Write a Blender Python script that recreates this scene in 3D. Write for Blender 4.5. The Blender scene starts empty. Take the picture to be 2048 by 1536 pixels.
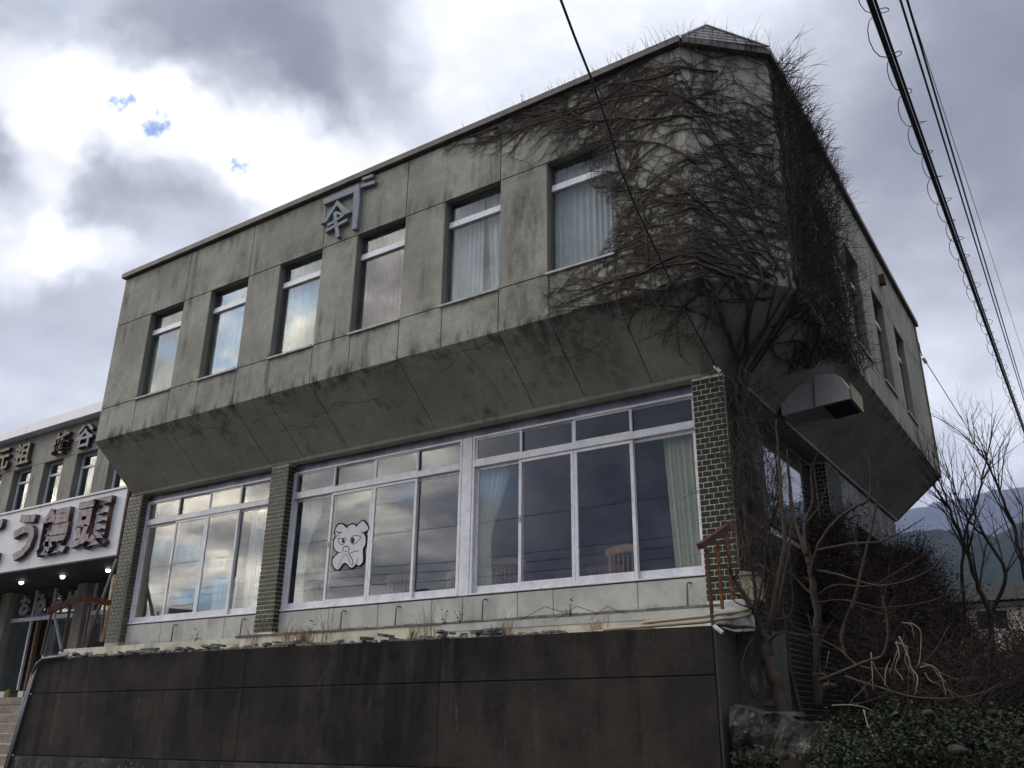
import bpy, bmesh, math, random
from mathutils import Vector, Matrix
R = math.radians
rnd = random.Random(7)
C = bpy.context.scene.collection
scene = bpy.context.scene

# ------------------------------------------------------------------ camera
CYAW, CPITCH, CROLL, CF = -0.590600654, 0.373306248, 0.0106872633, 1751.85
def _cam_basis():
    y, p, r = CYAW, CPITCH, CROLL
    f = Vector((math.sin(y) * math.cos(p), math.cos(y) * math.cos(p), math.sin(p)))
    rt = Vector((math.cos(y), -math.sin(y), 0)); up = rt.cross(f)
    return math.cos(r) * rt + math.sin(r) * up, -math.sin(r) * rt + math.cos(r) * up, f
RT, UP, FW = _cam_basis()
cd = bpy.data.cameras.new('camera'); cam = bpy.data.objects.new('camera', cd); C.objects.link(cam)
cd.sensor_width = 36; cd.lens = 36 * CF / 2048; cd.clip_start = 0.05; cd.clip_end = 20000
m = Matrix((RT, UP, -FW)).transposed().to_4x4(); cam.matrix_world = m
scene.camera = cam
def ray(x, y): return (x - 1024) / CF * RT - (y - 768) / CF * UP + FW
def onY(x, y, Y): r = ray(x, y); return r * (Y / r.y)
def onX(x, y, X): r = ray(x, y); return r * (X / r.x)
def dirn(x, y): return ray(x, y).normalized()

# ------------------------------------------------------------------ world
SUN_DIR = dirn(150, -800)
SKY_K = 0.09
world = bpy.data.worlds.new("World"); scene.world = world; world.use_nodes = True
def build_world():
    nt = world.node_tree; nt.nodes.clear(); N = nt.nodes.new; L = nt.links.new
    out = N('ShaderNodeOutputWorld'); bg = N('ShaderNodeBackground'); L(bg.outputs[0], out.inputs[0])
    sky = N('ShaderNodeTexSky'); sky.sky_type = 'NISHITA'; sky.sun_disc = False; sky.dust_density = 0.0; sky.ozone_density = 3.0; sky.air_density = .9
    sky.sun_elevation = math.asin(SUN_DIR.z); sky.sun_rotation = math.atan2(SUN_DIR.x, SUN_DIR.y)
    tc = N('ShaderNodeTexCoord')
    def val(v):
        n = N('ShaderNodeValue'); n.outputs[0].default_value = v; return n.outputs[0]
    def math_(op, a, b=None, c=None, clamp=False):
        n = N('ShaderNodeMath'); n.operation = op; n.use_clamp = clamp
        for i, q in enumerate((a, b, c)):
            if q is None: continue
            if isinstance(q, (int, float)): n.inputs[i].default_value = q
            else: L(q, n.inputs[i])
        return n.outputs[0]
    def vmath(op, a, b=None):
        n = N('ShaderNodeVectorMath'); n.operation = op
        L(a, n.inputs[0])
        if b is not None:
            if isinstance(b, (tuple, Vector)): n.inputs[1].default_value = b
            else: L(b, n.inputs[1])
        return n
    d = vmath('NORMALIZE', tc.outputs['Generated']).outputs[0]
    sep = N('ShaderNodeSeparateXYZ'); L(d, sep.inputs[0])
    # cloud layer coordinates: direction projected on a plane overhead
    den = math_('ADD', math_('MAXIMUM', sep.outputs[2], 0.0), 0.28)
    cx = math_('DIVIDE', sep.outputs[0], den); cy = math_('DIVIDE', sep.outputs[1], den)
    cmb = N('ShaderNodeCombineXYZ'); L(cx, cmb.inputs[0]); L(cy, cmb.inputs[1]); p = cmb.outputs[0]
    def noise(vec, scale, detail, rough=0.55, dist=0.0, off=(0, 0, 0), w=None):
        mp = N('ShaderNodeMapping'); mp.inputs['Location'].default_value = off; L(vec, mp.inputs[0])
        n = N('ShaderNodeTexNoise'); n.inputs['Scale'].default_value = scale; n.inputs['Detail'].default_value = detail
        n.inputs['Roughness'].default_value = rough; n.inputs['Distortion'].default_value = dist
        L(mp.outputs[0], n.inputs['Vector']); return n
    wn = noise(d, 3.2, 6, 0.6)
    wv = vmath('SUBTRACT', wn.outputs['Color'], (0.5, 0.5, 0.5)).outputs[0]
    ws = vmath('SCALE', wv); ws.inputs['Scale'].default_value = 0.26
    dw = vmath('NORMALIZE', vmath('ADD', d, ws.outputs[0]).outputs[0]).outputs[0]
    wn2 = noise(d, 11.0, 5, 0.6, off=(3, 1, 7))
    ws2 = vmath('SCALE', vmath('SUBTRACT', wn2.outputs['Color'], (0.5, 0.5, 0.5)).outputs[0]); ws2.inputs['Scale'].default_value = 0.045
    dws = vmath('NORMALIZE', vmath('ADD', d, ws2.outputs[0]).outputs[0]).outputs[0]
    def blob(c, r0, r1, vec):
        dt = vmath('DOT_PRODUCT', vec, tuple(c)).outputs['Value']
        mr = N('ShaderNodeMapRange'); mr.interpolation_type = 'SMOOTHSTEP'
        mr.inputs['From Min'].default_value = math.cos(R(r1)); mr.inputs['From Max'].default_value = math.cos(R(r0))
        L(dt, mr.inputs['Value']); return mr.outputs['Result']
    big = noise(p, 0.9, 8, 0.58, 0.3, off=(1.7, 4.2, 0)).outputs['Fac']
    fine = noise(p, 3.5, 8, 0.6, 0.2, off=(7.7, 2.2, 0)).outputs['Fac']
    v = math_('ADD', math_('MULTIPLY', math_('SUBTRACT', big, 0.5), 0.80), 0.57)
    v = math_('ADD', v, math_('MULTIPLY', math_('SUBTRACT', fine, 0.5), 0.50))
    v = math_('ADD', v, math_('MULTIPLY', math_('SUBTRACT', noise(p, 9.0, 6, 0.62, 0.4, off=(2, 6, 0)).outputs['Fac'], 0.5), 0.22))
    B = [((120, 170), 2, 6, .34), ((110, 260), 1, 4, .25), ((250, 130), 1, 4, .22), ((330, 215), 1, 4, .30), ((440, 250), 1, 6, .36), ((545, 310), 1, 5, .30), ((50, 440), 1, 4, .30), ((150, 470), 1, 3, .2), ((215, 500), 1, 2.5, .15), ((720, 325), 1, 4, .22),
         ((200, 20), 2, 8, -.08), ((430, 90), 3, 8, -.28), ((640, 60), 3, 9, -.28), ((880, 40), 3, 9, -.08), ((840, 170), 2, 7, .08), ((1100, 150), 3, 9, .10), ((15, 290), 1, 4, -.20),
         ((270, 330), 1, 5, -.14), ((400, 400), 1, 5, -.08), ((140, 640), 3, 9, .08), ((1960, 300), 4, 14, -.30), ((1850, 60), 3, 11, -.16), ((1750, 260), 2, 8, .10), ((1640, 60), 2, 8, .06),
         ((1900, 700), 3, 10, .20), ((600, 480), 2, 6, .12)]
    for (px, r0, r1, a) in B:
        v = math_('ADD', v, math_('MULTIPLY', blob(dirn(*px), r0, r1, dw), a))
    # the brighter half of the sky lies to the left of the street, the far side is rain cloud
    left = Vector((-0.88, -0.46, 0.30)).normalized()
    v = math_('ADD', v, math_('MULTIPLY', blob(left, 10, 36, dw), 0.10))
    lob = blob(left, 10, 40, d)
    v = math_('ADD', v, math_('MULTIPLY', lob, math_('MULTIPLY', math_('SUBTRACT', noise(p, 4.5, 6, 0.55, 0.2, off=(5, 2, 0)).outputs['Fac'], 0.55), 3.2)))
    v = math_('ADD', v, math_('MULTIPLY', blob(Vector((-0.22, -0.95, 0.30)).normalized(), 12, 34, dw), -0.50))
    cr = N('ShaderNodeValToRGB'); e = cr.color_ramp.elements
    stops = [(0.0, (.155, .165, .195)), (.22, (.225, .24, .28)), (.42, (.37, .385, .425)), (.62, (.57, .595, .645)), (.80, (.83, .85, .885)), (1.0, (1.15, 1.15, 1.13))]
    e[0].position = 0; e[0].color = (*stops[0][1], 1); e[1].position = 1; e[1].color = (*stops[-1][1], 1)
    for s, c in stops[1:-1]:
        q = e.new(s); q.color = (*c, 1)
    L(v, cr.inputs[0])
    # lit cloud edges towards the hidden sun are brighter than paper white
    over = math_('MAXIMUM', math_('SUBTRACT', v, 0.92), 0.0)
    gain = math_('ADD', math_('MULTIPLY', over, 2.5), 1.0)
    cl = vmath('SCALE', cr.outputs[0]); L(gain, cl.inputs['Scale'])
    # blue holes
    holes = None
    for (px, r0, r1) in [((236, 216), .1, 1.4), ((312, 254), .1, 1.4), ((448, 314), .1, 1.0), ((474, 333), .1, 1.2), ((500, 352), .1, 1.1)]:
        b = blob(dirn(*px), r0, r1, dws); holes = b if holes is None else math_('MAXIMUM', holes, b)
    hb = noise(d, 38.0, 7, 0.68, 0.2, off=(4, 8, 1)).outputs['Fac']
    hm = N('ShaderNodeMapRange'); hm.interpolation_type = 'SMOOTHSTEP'; hm.inputs['From Min'].default_value = .86; hm.inputs['From Max'].default_value = 1.12; L(math_('ADD', math_('MULTIPLY', holes, .45), math_('MULTIPLY', hb, 1.1)), hm.inputs['Value']); holes = hm.outputs[0]
    hn = noise(p, 1.5, 7, 0.6, off=(9, 9, 2)).outputs['Fac']
    mr = N('ShaderNodeMapRange'); mr.inputs['From Min'].default_value = .56; mr.inputs['From Max'].default_value = .63; L(hn, mr.inputs['Value'])
    lowaz = blob(left, 20, 60, d)
    holes2 = math_('MULTIPLY', mr.outputs[0], lowaz)
    holes = math_('MAXIMUM', math_('MULTIPLY', holes, .85), math_('MULTIPLY', holes2, .8))
    sk = vmath('MULTIPLY', sky.outputs[0], (SKY_K * .62, SKY_K * 1.02, SKY_K * 1.35)).outputs[0]
    mix = N('ShaderNodeMix'); mix.data_type = 'RGBA'; L(holes, mix.inputs[0]); L(cl.outputs[0], mix.inputs[6]); L(sk, mix.inputs[7])
    # below the horizon
    gm = N('ShaderNodeMapRange'); gm.inputs['From Min'].default_value = -0.02; gm.inputs['From Max'].default_value = 0.02; L(sep.outputs[2], gm.inputs['Value'])
    m2 = N('ShaderNodeMix'); m2.data_type = 'RGBA'; L(gm.outputs[0], m2.inputs[0]); m2.inputs[6].default_value = (.06, .06, .06, 1); L(mix.outputs[2], m2.inputs[7])
    # an overcast sky is brightest overhead, and here towards the open left end of the street
    zg = N('ShaderNodeMapRange'); zg.interpolation_type = 'SMOOTHSTEP'; zg.inputs['From Min'].default_value = .55; zg.inputs['From Max'].default_value = 1.; zg.inputs['To Min'].default_value = .63; zg.inputs['To Max'].default_value = 1.7; L(sep.outputs[2], zg.inputs['Value'])
    G = math_('ADD', zg.outputs[0], math_('MULTIPLY', blob(left, 12, 34, d), 5.0))
    G = math_('MAXIMUM', math_('SUBTRACT', G, math_('MULTIPLY', blob(Vector((-0.15, -0.96, 0.25)).normalized(), 12, 38, dw), .42)), .1)
    G = math_('ADD', G, math_('MULTIPLY', blob(Vector((0.0, -0.5, 0.87)).normalized(), 5, 38, d), .95))  # sky lobe high behind the camera, added to brighten the front wall
    wm = N('ShaderNodeMix'); wm.data_type = 'RGBA'; wm.inputs[6].default_value = (1, 1, 1, 1); wm.inputs[7].default_value = (1.16, 1.0, .78, 1); L(lob, wm.inputs[0])   # sunlit cloud on that side is creamy
    wt = vmath('MULTIPLY', m2.outputs[2], wm.outputs[2]).outputs[0]
    L(wt, bg.inputs[0]); L(G, bg.inputs[1])
build_world()
sl = bpy.data.lights.new('sun', 'SUN'); sl.energy = 0.9; sl.angle = R(14); sl.color = (1, .95, .87)
so = bpy.data.objects.new('sun', sl); C.objects.link(so); so.rotation_euler = SUN_DIR.to_track_quat('Z', 'Y').to_euler()
vs = scene.view_settings; vs.view_transform = 'Standard'; vs.look = 'None'; vs.gamma = 1; vs.exposure = 1.05; vs.use_curve_mapping = False
scene.cycles.use_denoising = True
scene.cycles.max_bounces = 8; scene.cycles.transparent_max_bounces = 12
scene.cycles.sample_clamp_indirect = 6

# ------------------------------------------------------------------ materials
def mat(name, color=(.5, .5, .5), rough=.8, metal=0., tone2=None, nscale=1.5, streak=0., grain=0.05, bump=.15, bscale=40., spec=.4,
        blobs=None, blobcol=(.03, .028, .024), streak2=None, speck=None, rustcol=None, edge=None, wave=None, obj=False):
    """procedural surface: two tones by large noise, vertical streaks, stains with a shape of their own, fine grain and relief"""
    M = bpy.data.materials.new(name); M.use_nodes = True; nt = M.node_tree; nt.nodes.clear(); N = nt.nodes.new; L = nt.links.new
    out = N('ShaderNodeOutputMaterial'); bs = N('ShaderNodeBsdfPrincipled'); L(bs.outputs[0], out.inputs[0])
    bs.inputs['Roughness'].default_value = rough; bs.inputs['Metallic'].default_value = metal
    bs.inputs['Specular IOR Level'].default_value = spec
    geo = N('ShaderNodeNewGeometry'); P = geo.outputs['Position']
    def noise(scale, detail=5, rough=.6, sc=(1, 1, 1), off=(0, 0, 0), dist=0):
        mp = N('ShaderNodeMapping'); mp.inputs['Scale'].default_value = sc; mp.inputs['Location'].default_value = off; L(P, mp.inputs[0])
        n = N('ShaderNodeTexNoise'); n.inputs['Scale'].default_value = scale; n.inputs['Detail'].default_value = detail; n.inputs['Roughness'].default_value = rough
        n.inputs['Distortion'].default_value = dist; L(mp.outputs[0], n.inputs['Vector']); return n.outputs['Fac']
    def mrange(v, a, b, c=0., d=1.):
        n = N('ShaderNodeMapRange'); n.interpolation_type = 'SMOOTHSTEP'; L(v, n.inputs['Value'])
        for k, q in (('From Min', a), ('From Max', b), ('To Min', c), ('To Max', d)): n.inputs[k].default_value = q
        return n.outputs['Result']
    def m_(op, a, b):
        n = N('ShaderNodeMath'); n.operation = op
        for i, q in enumerate((a, b)):
            if isinstance(q, (int, float)): n.inputs[i].default_value = q
            else: L(q, n.inputs[i])
        return n.outputs[0]
    def mix(f, a, b):
        n = N('ShaderNodeMix'); n.data_type = 'RGBA'; n.clamp_factor = True
        for i, q in ((0, f), (6, a), (7, b)):
            if isinstance(q, (int, float)): n.inputs[i].default_value = q
            elif isinstance(q, tuple): n.inputs[i].default_value = (*q, 1)
            else: L(q, n.inputs[i])
        return n.outputs[2]
    col = color
    if tone2 is None: tone2 = tuple(c * .75 for c in color)
    col = mix(mrange(noise(nscale, 6), .35, .65), color, tone2)
    if obj:
        oi = N('ShaderNodeObjectInfo'); col = mix(mrange(oi.outputs['Random'], 0, 1, 0, .75), col, tuple(c * .45 for c in color))
        col = mix(mrange(m_('FRACT', m_('MULTIPLY', oi.outputs['Random'], 7.3), 0.), .6, 1, 0, .5), col, tuple(min(1, c * 1.7) for c in color))
    if streak:
        s = noise(1.0, 4, .6, (5, 5, .45)); s2 = noise(1.2, 3, .5, (1, 1, 1), (5, 3, 1))
        col = mix(m_('MULTIPLY', m_('MULTIPLY', mrange(s, .50, .72), mrange(s2, .40, .62)), streak), col, blobcol)
    if streak2:
        s = noise(1.0, 5, .7, (4, 4, .35), (9, 2, 3)); s2 = noise(1.6, 3, .6, (1, 1, .6), (1, 7, 5))
        col = mix(m_('MULTIPLY', m_('MULTIPLY', mrange(s, .54, .70), mrange(s2, .46, .62)), streak2[1]), col, streak2[0])
    if edge:   # grime band just under / over given heights: (z, reach, strength)
        sep = N('ShaderNodeSeparateXYZ'); L(P, sep.inputs[0])
        for (z, reach, st) in edge:
            g = mrange(m_('ABSOLUTE', m_('SUBTRACT', sep.outputs[2], z), 0.), reach, 0.0)
            s = mrange(noise(2.2, 6, .65, (2.2, 2.2, .8), (z, 0, 0)), .46, .66)
            col = mix(m_('MULTIPLY', m_('MULTIPLY', g, s), st), col, blobcol)
    if blobs:  # stains: (x, z, rx, rz, strength) on the front plane
        sep = N('ShaderNodeSeparateXYZ'); L(P, sep.inputs[0]); tot = None
        for (x, z, rx, rz, st) in blobs:
            a = m_('DIVIDE', m_('SUBTRACT', sep.outputs[0], x), rx); b = m_('DIVIDE', m_('SUBTRACT', sep.outputs[2], z), rz)
            q = mrange(m_('ADD', m_('MULTIPLY', a, a), m_('MULTIPLY', b, b)), 1.0, 0.0, 0, st)
            tot = q if tot is None else m_('MAXIMUM', tot, q)
        k = mrange(noise(1.6, 7, .72, (3.6, 3.6, .8), (2, 8, 1)), .38, .60, .08, 1.)
        k2 = mrange(noise(9, 4, .7, (1, 1, 1), (2, 8, 1)), .3, .7, .55, 1.)
        col = mix(m_('MULTIPLY', m_('MULTIPLY', tot, k), k2), col, blobcol)
    if speck:
        col = mix(mrange(noise(speck[1], 3, .7, (1, 1, 1), (4, 4, 4)), speck[2], speck[2] + .06, 0, speck[3]), col, speck[0])
    if rustcol:
        col = mix(mrange(noise(6, 6, .7, (1, 1, .5), (1, 1, 9)), .50, .62, 0, .85), col, rustcol)
    col = mix(mrange(noise(7, 8, .75, (1, 1, .8), (3, 3, 3)), .42, .70, 0, min(1, grain * 2.6)), col, tuple(c * .35 for c in color))
    col = mix(mrange(noise(26, 4, .7, (1, 1, .8), (1, 2, 3)), .35, .65, 0, 1), col, mix(grain * 1.2, col, (0., 0., 0.)))
    L(col, bs.inputs['Base Color'])
    if bump:
        b = N('ShaderNodeBump'); b.inputs['Strength'].default_value = bump; b.inputs['Distance'].default_value = .02
        L(noise(bscale, 6, .65), b.inputs['Height']); L(b.outputs[0], bs.inputs['Normal'])
    return M

ST_UP = [(-5.72, 6.5, .42, 1.05, .75), (-5.3, 7.75, .55, .38, .5), (-4.6, 7.65, .7, .3, .55), (-5.6, 5.3, 1.2, .35, .65), (-7.5, 7.55, .4, .3, .3), (-6.2, 7.8, .12, .5, .4),
         (-9.3, 5.25, .8, .3, .3), (-11.75, 7.9, .16, .6, .55), (-10.3, 7.55, .6, .25, .5), (-9.9, 7.9, .5, .5, .25), (-11.0, 5.2, .9, .3, .4), (-13.2, 5.15, .5, .4, .6), (-13.7, 7.9, .15, .6, .4),
         (-14.9, 6.2, .5, 1.0, .35), (-14.6, 5.7, .6, .3, .3), (-8.3, 5.8, .3, .4, .25), (-11.9, 6.2, .3, .9, .3), (-13.0, 7.6, .5, .5, .3), (-12.2, 5.35, .2, .4, .5), (-12.5, 5.0, .5, .2, .6), (-15.0, 7.9, .5, .4, .25), (-7.5, 6.2, .3, .8, .25)]
ST_SL = [(-5.3, 4.75, .85, .5, .8), (-4.8, 4.6, .35, .55, .6), (-6.1, 4.85, .5, .2, .6), (-12.0, 4.75, .28, .4, .8), (-12.7, 4.8, .25, .4, .7), (-13.3, 4.9, .5, .15, .6), (-10.4, 4.85, .6, .2, .5), (-8.2, 4.9, .5, .15, .4), (-3.4, 4.5, .8, .4, .4)]
M = {}
M['concrete'] = mat('weathered_concrete', (.39, .375, .31), .9, tone2=(.28, .27, .23), nscale=1.1, streak=.85, grain=.12, bump=.25, bscale=30, blobs=ST_UP, blobcol=(.055, .055, .048), edge=[(8.4, .45, .6), (4.95, .30, .95), (5.60, .16, .7), (7.38, .25, .55)], speck=((.38, .37, .34), 3, .66, .5))
M['concrete_slant'] = mat('weathered_concrete_soffit', (.35, .345, .295), .9, tone2=(.27, .27, .235), nscale=.9, streak=.5, grain=.1, bump=.2, bscale=30, blobs=ST_SL, blobcol=(.04, .038, .032), edge=[(4.95, .22, .9)])
M['joint'] = mat('dark_joint_mortar', (.09, .09, .08), .95)  # even dark grey behind the panel joints and in cracks
M['reveal'] = mat('reveal_concrete', (.20, .20, .17), .9, streak=.5, blobcol=(.05, .05, .04))
M['coping'] = mat('brown_metal_coping', (.10, .085, .07), .6, .2, tone2=(.16, .14, .12), nscale=4)
M['alu'] = mat('dull_aluminium', (.78, .78, .81), .5, .15, tone2=(.68, .68, .72), nscale=5, grain=.1, bump=.03, rustcol=None)
M['alu_dark'] = mat('sill_underside', (.10, .10, .10), .7)
M['lintel'] = mat('blotched_grey_metal_panel', (.26, .27, .33), .5, .3, tone2=(.13, .13, .17), nscale=2.6, streak=.5, blobcol=(.07, .07, .09), bump=.05)
M['plinth'] = mat('grey_plinth_render', (.50, .50, .465), .9, tone2=(.38, .38, .355), nscale=2.2, streak=.4, blobcol=(.14, .14, .13), edge=[(1.66, .10, -.0), (1.32, .12, .5)], bump=.2)
M['cream'] = mat('cream_mortar', (.64, .60, .47), .95, tone2=(.42, .39, .31), nscale=3, streak=.5, blobcol=(.12, .11, .09))
M['slate'] = mat('broken_slate', (.20, .19, .165), .85, tone2=(.10, .095, .085), nscale=9, bump=.5)
M['tile'] = mat('olive_glazed_tile', (.036, .040, .018), .42, tone2=(.024, .027, .014), nscale=7, grain=.2, bump=.08, bscale=12, spec=.3, obj=True)
M['tile_far'] = mat('olive_glazed_tile_worn', (.034, .037, .020), .45, tone2=(.022, .024, .015), nscale=12, grain=.2, bump=.08, bscale=12, spec=.3)
M['tile_grey'] = mat('olive_tile_dusty', (.11, .115, .085), .5, tone2=(.07, .073, .05), nscale=9, grain=.2, bump=.08, bscale=12, spec=.4, obj=True)
M['mortar'] = mat('pale_tile_grout', (.78, .75, .58), .95, tone2=(.62, .60, .47), nscale=3)
M['mortar_dark'] = mat('dirty_tile_grout', (.40, .39, .32), .95, tone2=(.26, .25, .21), nscale=2)
M['white_tile'] = mat('weathered_white_tile', (.34, .34, .33), .6, tone2=(.17, .165, .155), nscale=2.5, streak=.6, blobcol=(.07, .065, .055))
WST = [(-7.4, .60, 1.1, .9, 1.), (-6.3, .75, .3, .6, 1.), (-5.8, .5, .2, .9, 1.), (-8.3, .2, .5, 1.3, .8), (-4.3, .7, .5, .4, .6), (-13.6, .6, .3, .6, .7), (-11.2, .0, .35, 1.1, .7), (-9.0, -.2, .5, 1.2, .5), (-12.3, .1, 1.0, .8, .4), (-7.2, -.5, .5, .8, .7), (-10.5, .4, .6, .9, .4)]
M['darkwall'] = mat('mossy_black_concrete', (.050, .043, .036), .95, tone2=(.024, .0215, .019), spec=.1, nscale=.9, streak=.95, streak2=((.085, .078, .07), .55), grain=.12, bump=.45, bscale=24, blobs=WST, blobcol=(.009, .009, .009), speck=((.10, .095, .085), 16, .68, .5), edge=[(.96, .3, .6)])
M['darkwall_base'] = mat('lichened_concrete', (.095, .09, .08), .95, tone2=(.03, .028, .025), spec=.1, nscale=1.6, streak=.4, grain=.3, bump=.5, bscale=24, blobcol=(.015, .015, .013), speck=((.30, .29, .26), 8, .60, .6))
M['green_concrete'] = mat('greenish_stained_concrete', (.085, .087, .068), .95, tone2=(.05, .052, .042), nscale=1.4, streak=.8, blobcol=(.02, .02, .017), bump=.4)
M['pale_concrete'] = mat('pale_rough_concrete', (.13, .123, .11), .95, tone2=(.03, .028, .025), nscale=4.5, streak=.5, bump=.8, bscale=9, blobcol=(.04, .037, .03))
M['footing'] = mat('mossy_rough_footing', (.085, .082, .070), 1., tone2=(.022, .022, .017), nscale=3.2, streak=.8, grain=.3, bump=1., bscale=14, blobcol=(.012, .013, .009), spec=.1, speck=((.20, .19, .175), 7, .56, .7))
M['rust'] = mat('rusty_iron', (.19, .062, .025), .85, .1, tone2=(.085, .028, .018), nscale=14, bump=.4, speck=((.42, .20, .07), 20, .56, .6))
M['rust_dark'] = mat('dark_red_iron', (.075, .026, .018), .7, .1, tone2=(.045, .018, .014), nscale=10, bump=.2, speck=((.25, .08, .03), 20, .62, .7))
M['bark'] = mat('vine_bark', (.085, .066, .052), .95, spec=.1, tone2=(.05, .04, .033), nscale=6, bump=.5)
M['twig'] = mat('vine_twig', (.088, .074, .062), .95, spec=.1, tone2=(.048, .041, .035), nscale=3, bump=0)
M['tree_bark'] = mat('shrub_bark', (.066, .050, .038), .9, spec=.1, tone2=(.045, .034, .026), nscale=8, bump=.3)
M['dark_twig'] = mat('dark_dry_twig', (.045, .034, .028), .95, spec=.1, tone2=(.025, .02, .018), nscale=3, bump=0)
M['pale_twig'] = mat('pale_dry_stem', (.24, .20, .145), .9, tone2=(.13, .105, .08), nscale=6, bump=0)
M['dead_leaf'] = mat('dead_leaf', (.055, .034, .022), .9, spec=.1, tone2=(.03, .021, .016), nscale=2, bump=0)
M['leaf'] = mat('dark_green_leaf', (.014, .023, .008), .5, spec=.25, tone2=(.009, .016, .006), nscale=2.5, bump=0)
M['leaf2'] = mat('mid_green_leaf', (.022, .031, .010), .5, spec=.25, tone2=(.014, .022, .008), nscale=3, bump=0)
M['straw'] = mat('dry_straw', (.36, .24, .13), .9, tone2=(.24, .13, .07), nscale=9, bump=0)
M['greengrass'] = mat('olive_grass', (.20, .19, .07), .9, tone2=(.12, .13, .05), nscale=9, bump=0)
M['duct'] = mat('galvanised_duct', (.50, .49, .50), .6, .0, tone2=(.42, .41, .40), nscale=2, bump=.05, streak=.3, blobcol=(.12, .11, .07), rustcol=None)
M['duct_moss'] = mat('yellowed_duct_side', (.30, .28, .15), .7, .1, tone2=(.20, .19, .13), nscale=5, bump=.1)
M['black'] = mat('shade_black', (.012, .012, .012), .6, bump=0)
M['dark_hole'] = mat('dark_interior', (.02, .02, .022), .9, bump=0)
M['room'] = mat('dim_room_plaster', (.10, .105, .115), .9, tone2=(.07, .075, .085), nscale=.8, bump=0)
M['ceiling'] = mat('room_ceiling', (.30, .30, .27), .9, bump=0)
M['wood'] = mat('varnished_wood', (.36, .17, .085), .45, tone2=(.27, .12, .06), nscale=8, bump=.05)
M['curtain'] = mat('white_lace_curtain', (.60, .60, .58), .9, tone2=(.48, .48, .47), nscale=2, bump=0)
M['curtain_cream'] = mat('cream_curtain', (.60, .58, .43), .9, tone2=(.45, .44, .33), nscale=2, bump=0)
M['curtain_brown'] = mat('brown_striped_curtain', (.34, .235, .175), .9, tone2=(.20, .14, .11), nscale=2, bump=0)
M['sign_white'] = mat('sign_panel_white', (.66, .66, .70), .5, tone2=(.60, .60, .64), nscale=2, streak=.25, blobcol=(.28, .24, .22), bump=.03)
M['sign_face'] = mat('faded_mauve_letter_face', (.36, .31, .32), .7, tone2=(.27, .215, .215), nscale=7, bump=.1, rustcol=(.17, .11, .10))
M['sign_side'] = mat('rust_red_letter_side', (.10, .035, .025), .8, tone2=(.06, .05, .05), nscale=5, bump=.1)
M['old_gold'] = mat('peeling_gold_letter', (.34, .31, .20), .7, tone2=(.14, .12, .08), nscale=10, bump=.2, speck=((.42, .40, .30), 14, .6, .7))
M['emblem'] = mat('peeling_blue_grey_paint', (.20, .245, .29), .6, tone2=(.17, .20, .235), nscale=5, bump=.1, speck=((.36, .20, .17), 7, .58, .8))
M['emblem_side'] = mat('emblem_side_paint', (.10, .13, .15), .6)
M['white_metal'] = mat('white_painted_metal', (.80, .80, .84), .45, tone2=(.74, .74, .78), nscale=1, bump=.02)
M['neighbour'] = mat('neighbour_concrete', (.33, .315, .265), .9, tone2=(.24, .225, .19), nscale=1.2, streak=.7, bump=.25, blobcol=(.06, .057, .05))
M['soffit_black'] = mat('dark_canopy_soffit', (.022, .022, .024), .7, bump=0)
M['step'] = mat('worn_step_concrete', (.26, .23, .185), .9, tone2=(.17, .14, .11), nscale=4, bump=.3)
M['white_post'] = mat('white_painted_concrete', (.55, .54, .53), .8, tone2=(.40, .39, .37), nscale=8, bump=.2)
M['pipe_cream'] = mat('cream_plastic_pipe', (.34, .29, .20), .5, tone2=(.36, .31, .22), nscale=8, bump=.02)
M['pipe_grey'] = mat('grey_conduit', (.16, .17, .18), .5, .3, nscale=8, bump=.05)
M['bamboo'] = mat('weathered_pole', (.38, .29, .17), .7, tone2=(.24, .17, .10), nscale=6)
M['ground'] = mat('dark_soil', (.028, .022, .017), 1., spec=.0, tone2=(.015, .015, .009), nscale=2, bump=.5, bscale=8)
M['asphalt'] = mat('asphalt', (.055, .055, .056), .9, nscale=1, bump=.3, bscale=60)
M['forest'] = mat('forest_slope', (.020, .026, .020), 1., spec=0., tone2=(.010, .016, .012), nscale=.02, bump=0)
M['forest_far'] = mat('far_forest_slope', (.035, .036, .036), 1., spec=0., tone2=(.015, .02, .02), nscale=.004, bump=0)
M['house_wall'] = mat('cream_house_wall', (.78, .72, .60), .9, nscale=1)
M['roof_tile'] = mat('dark_roof_tile', (.04, .04, .042), 1., spec=0., nscale=3)
M['cable'] = mat('black_cable', (.012, .013, .014), .6, bump=0)
M['porcelain'] = mat('white_insulator', (.7, .7, .68), .3, bump=0)
M['box_cream'] = mat('cream_meter_box', (.40, .37, .25), .6, tone2=(.28, .26, .18), nscale=8)
M['moss'] = mat('yellow_moss_edge', (.16, .17, .06), .95, tone2=(.10, .11, .06), nscale=8)
M['paper'] = mat('white_sticker', (.72, .72, .74), .7, tone2=(.66, .66, .68), nscale=3, bump=0)
M['ink'] = mat('black_ink', (.012, .012, .012), .7, bump=0)

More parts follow.
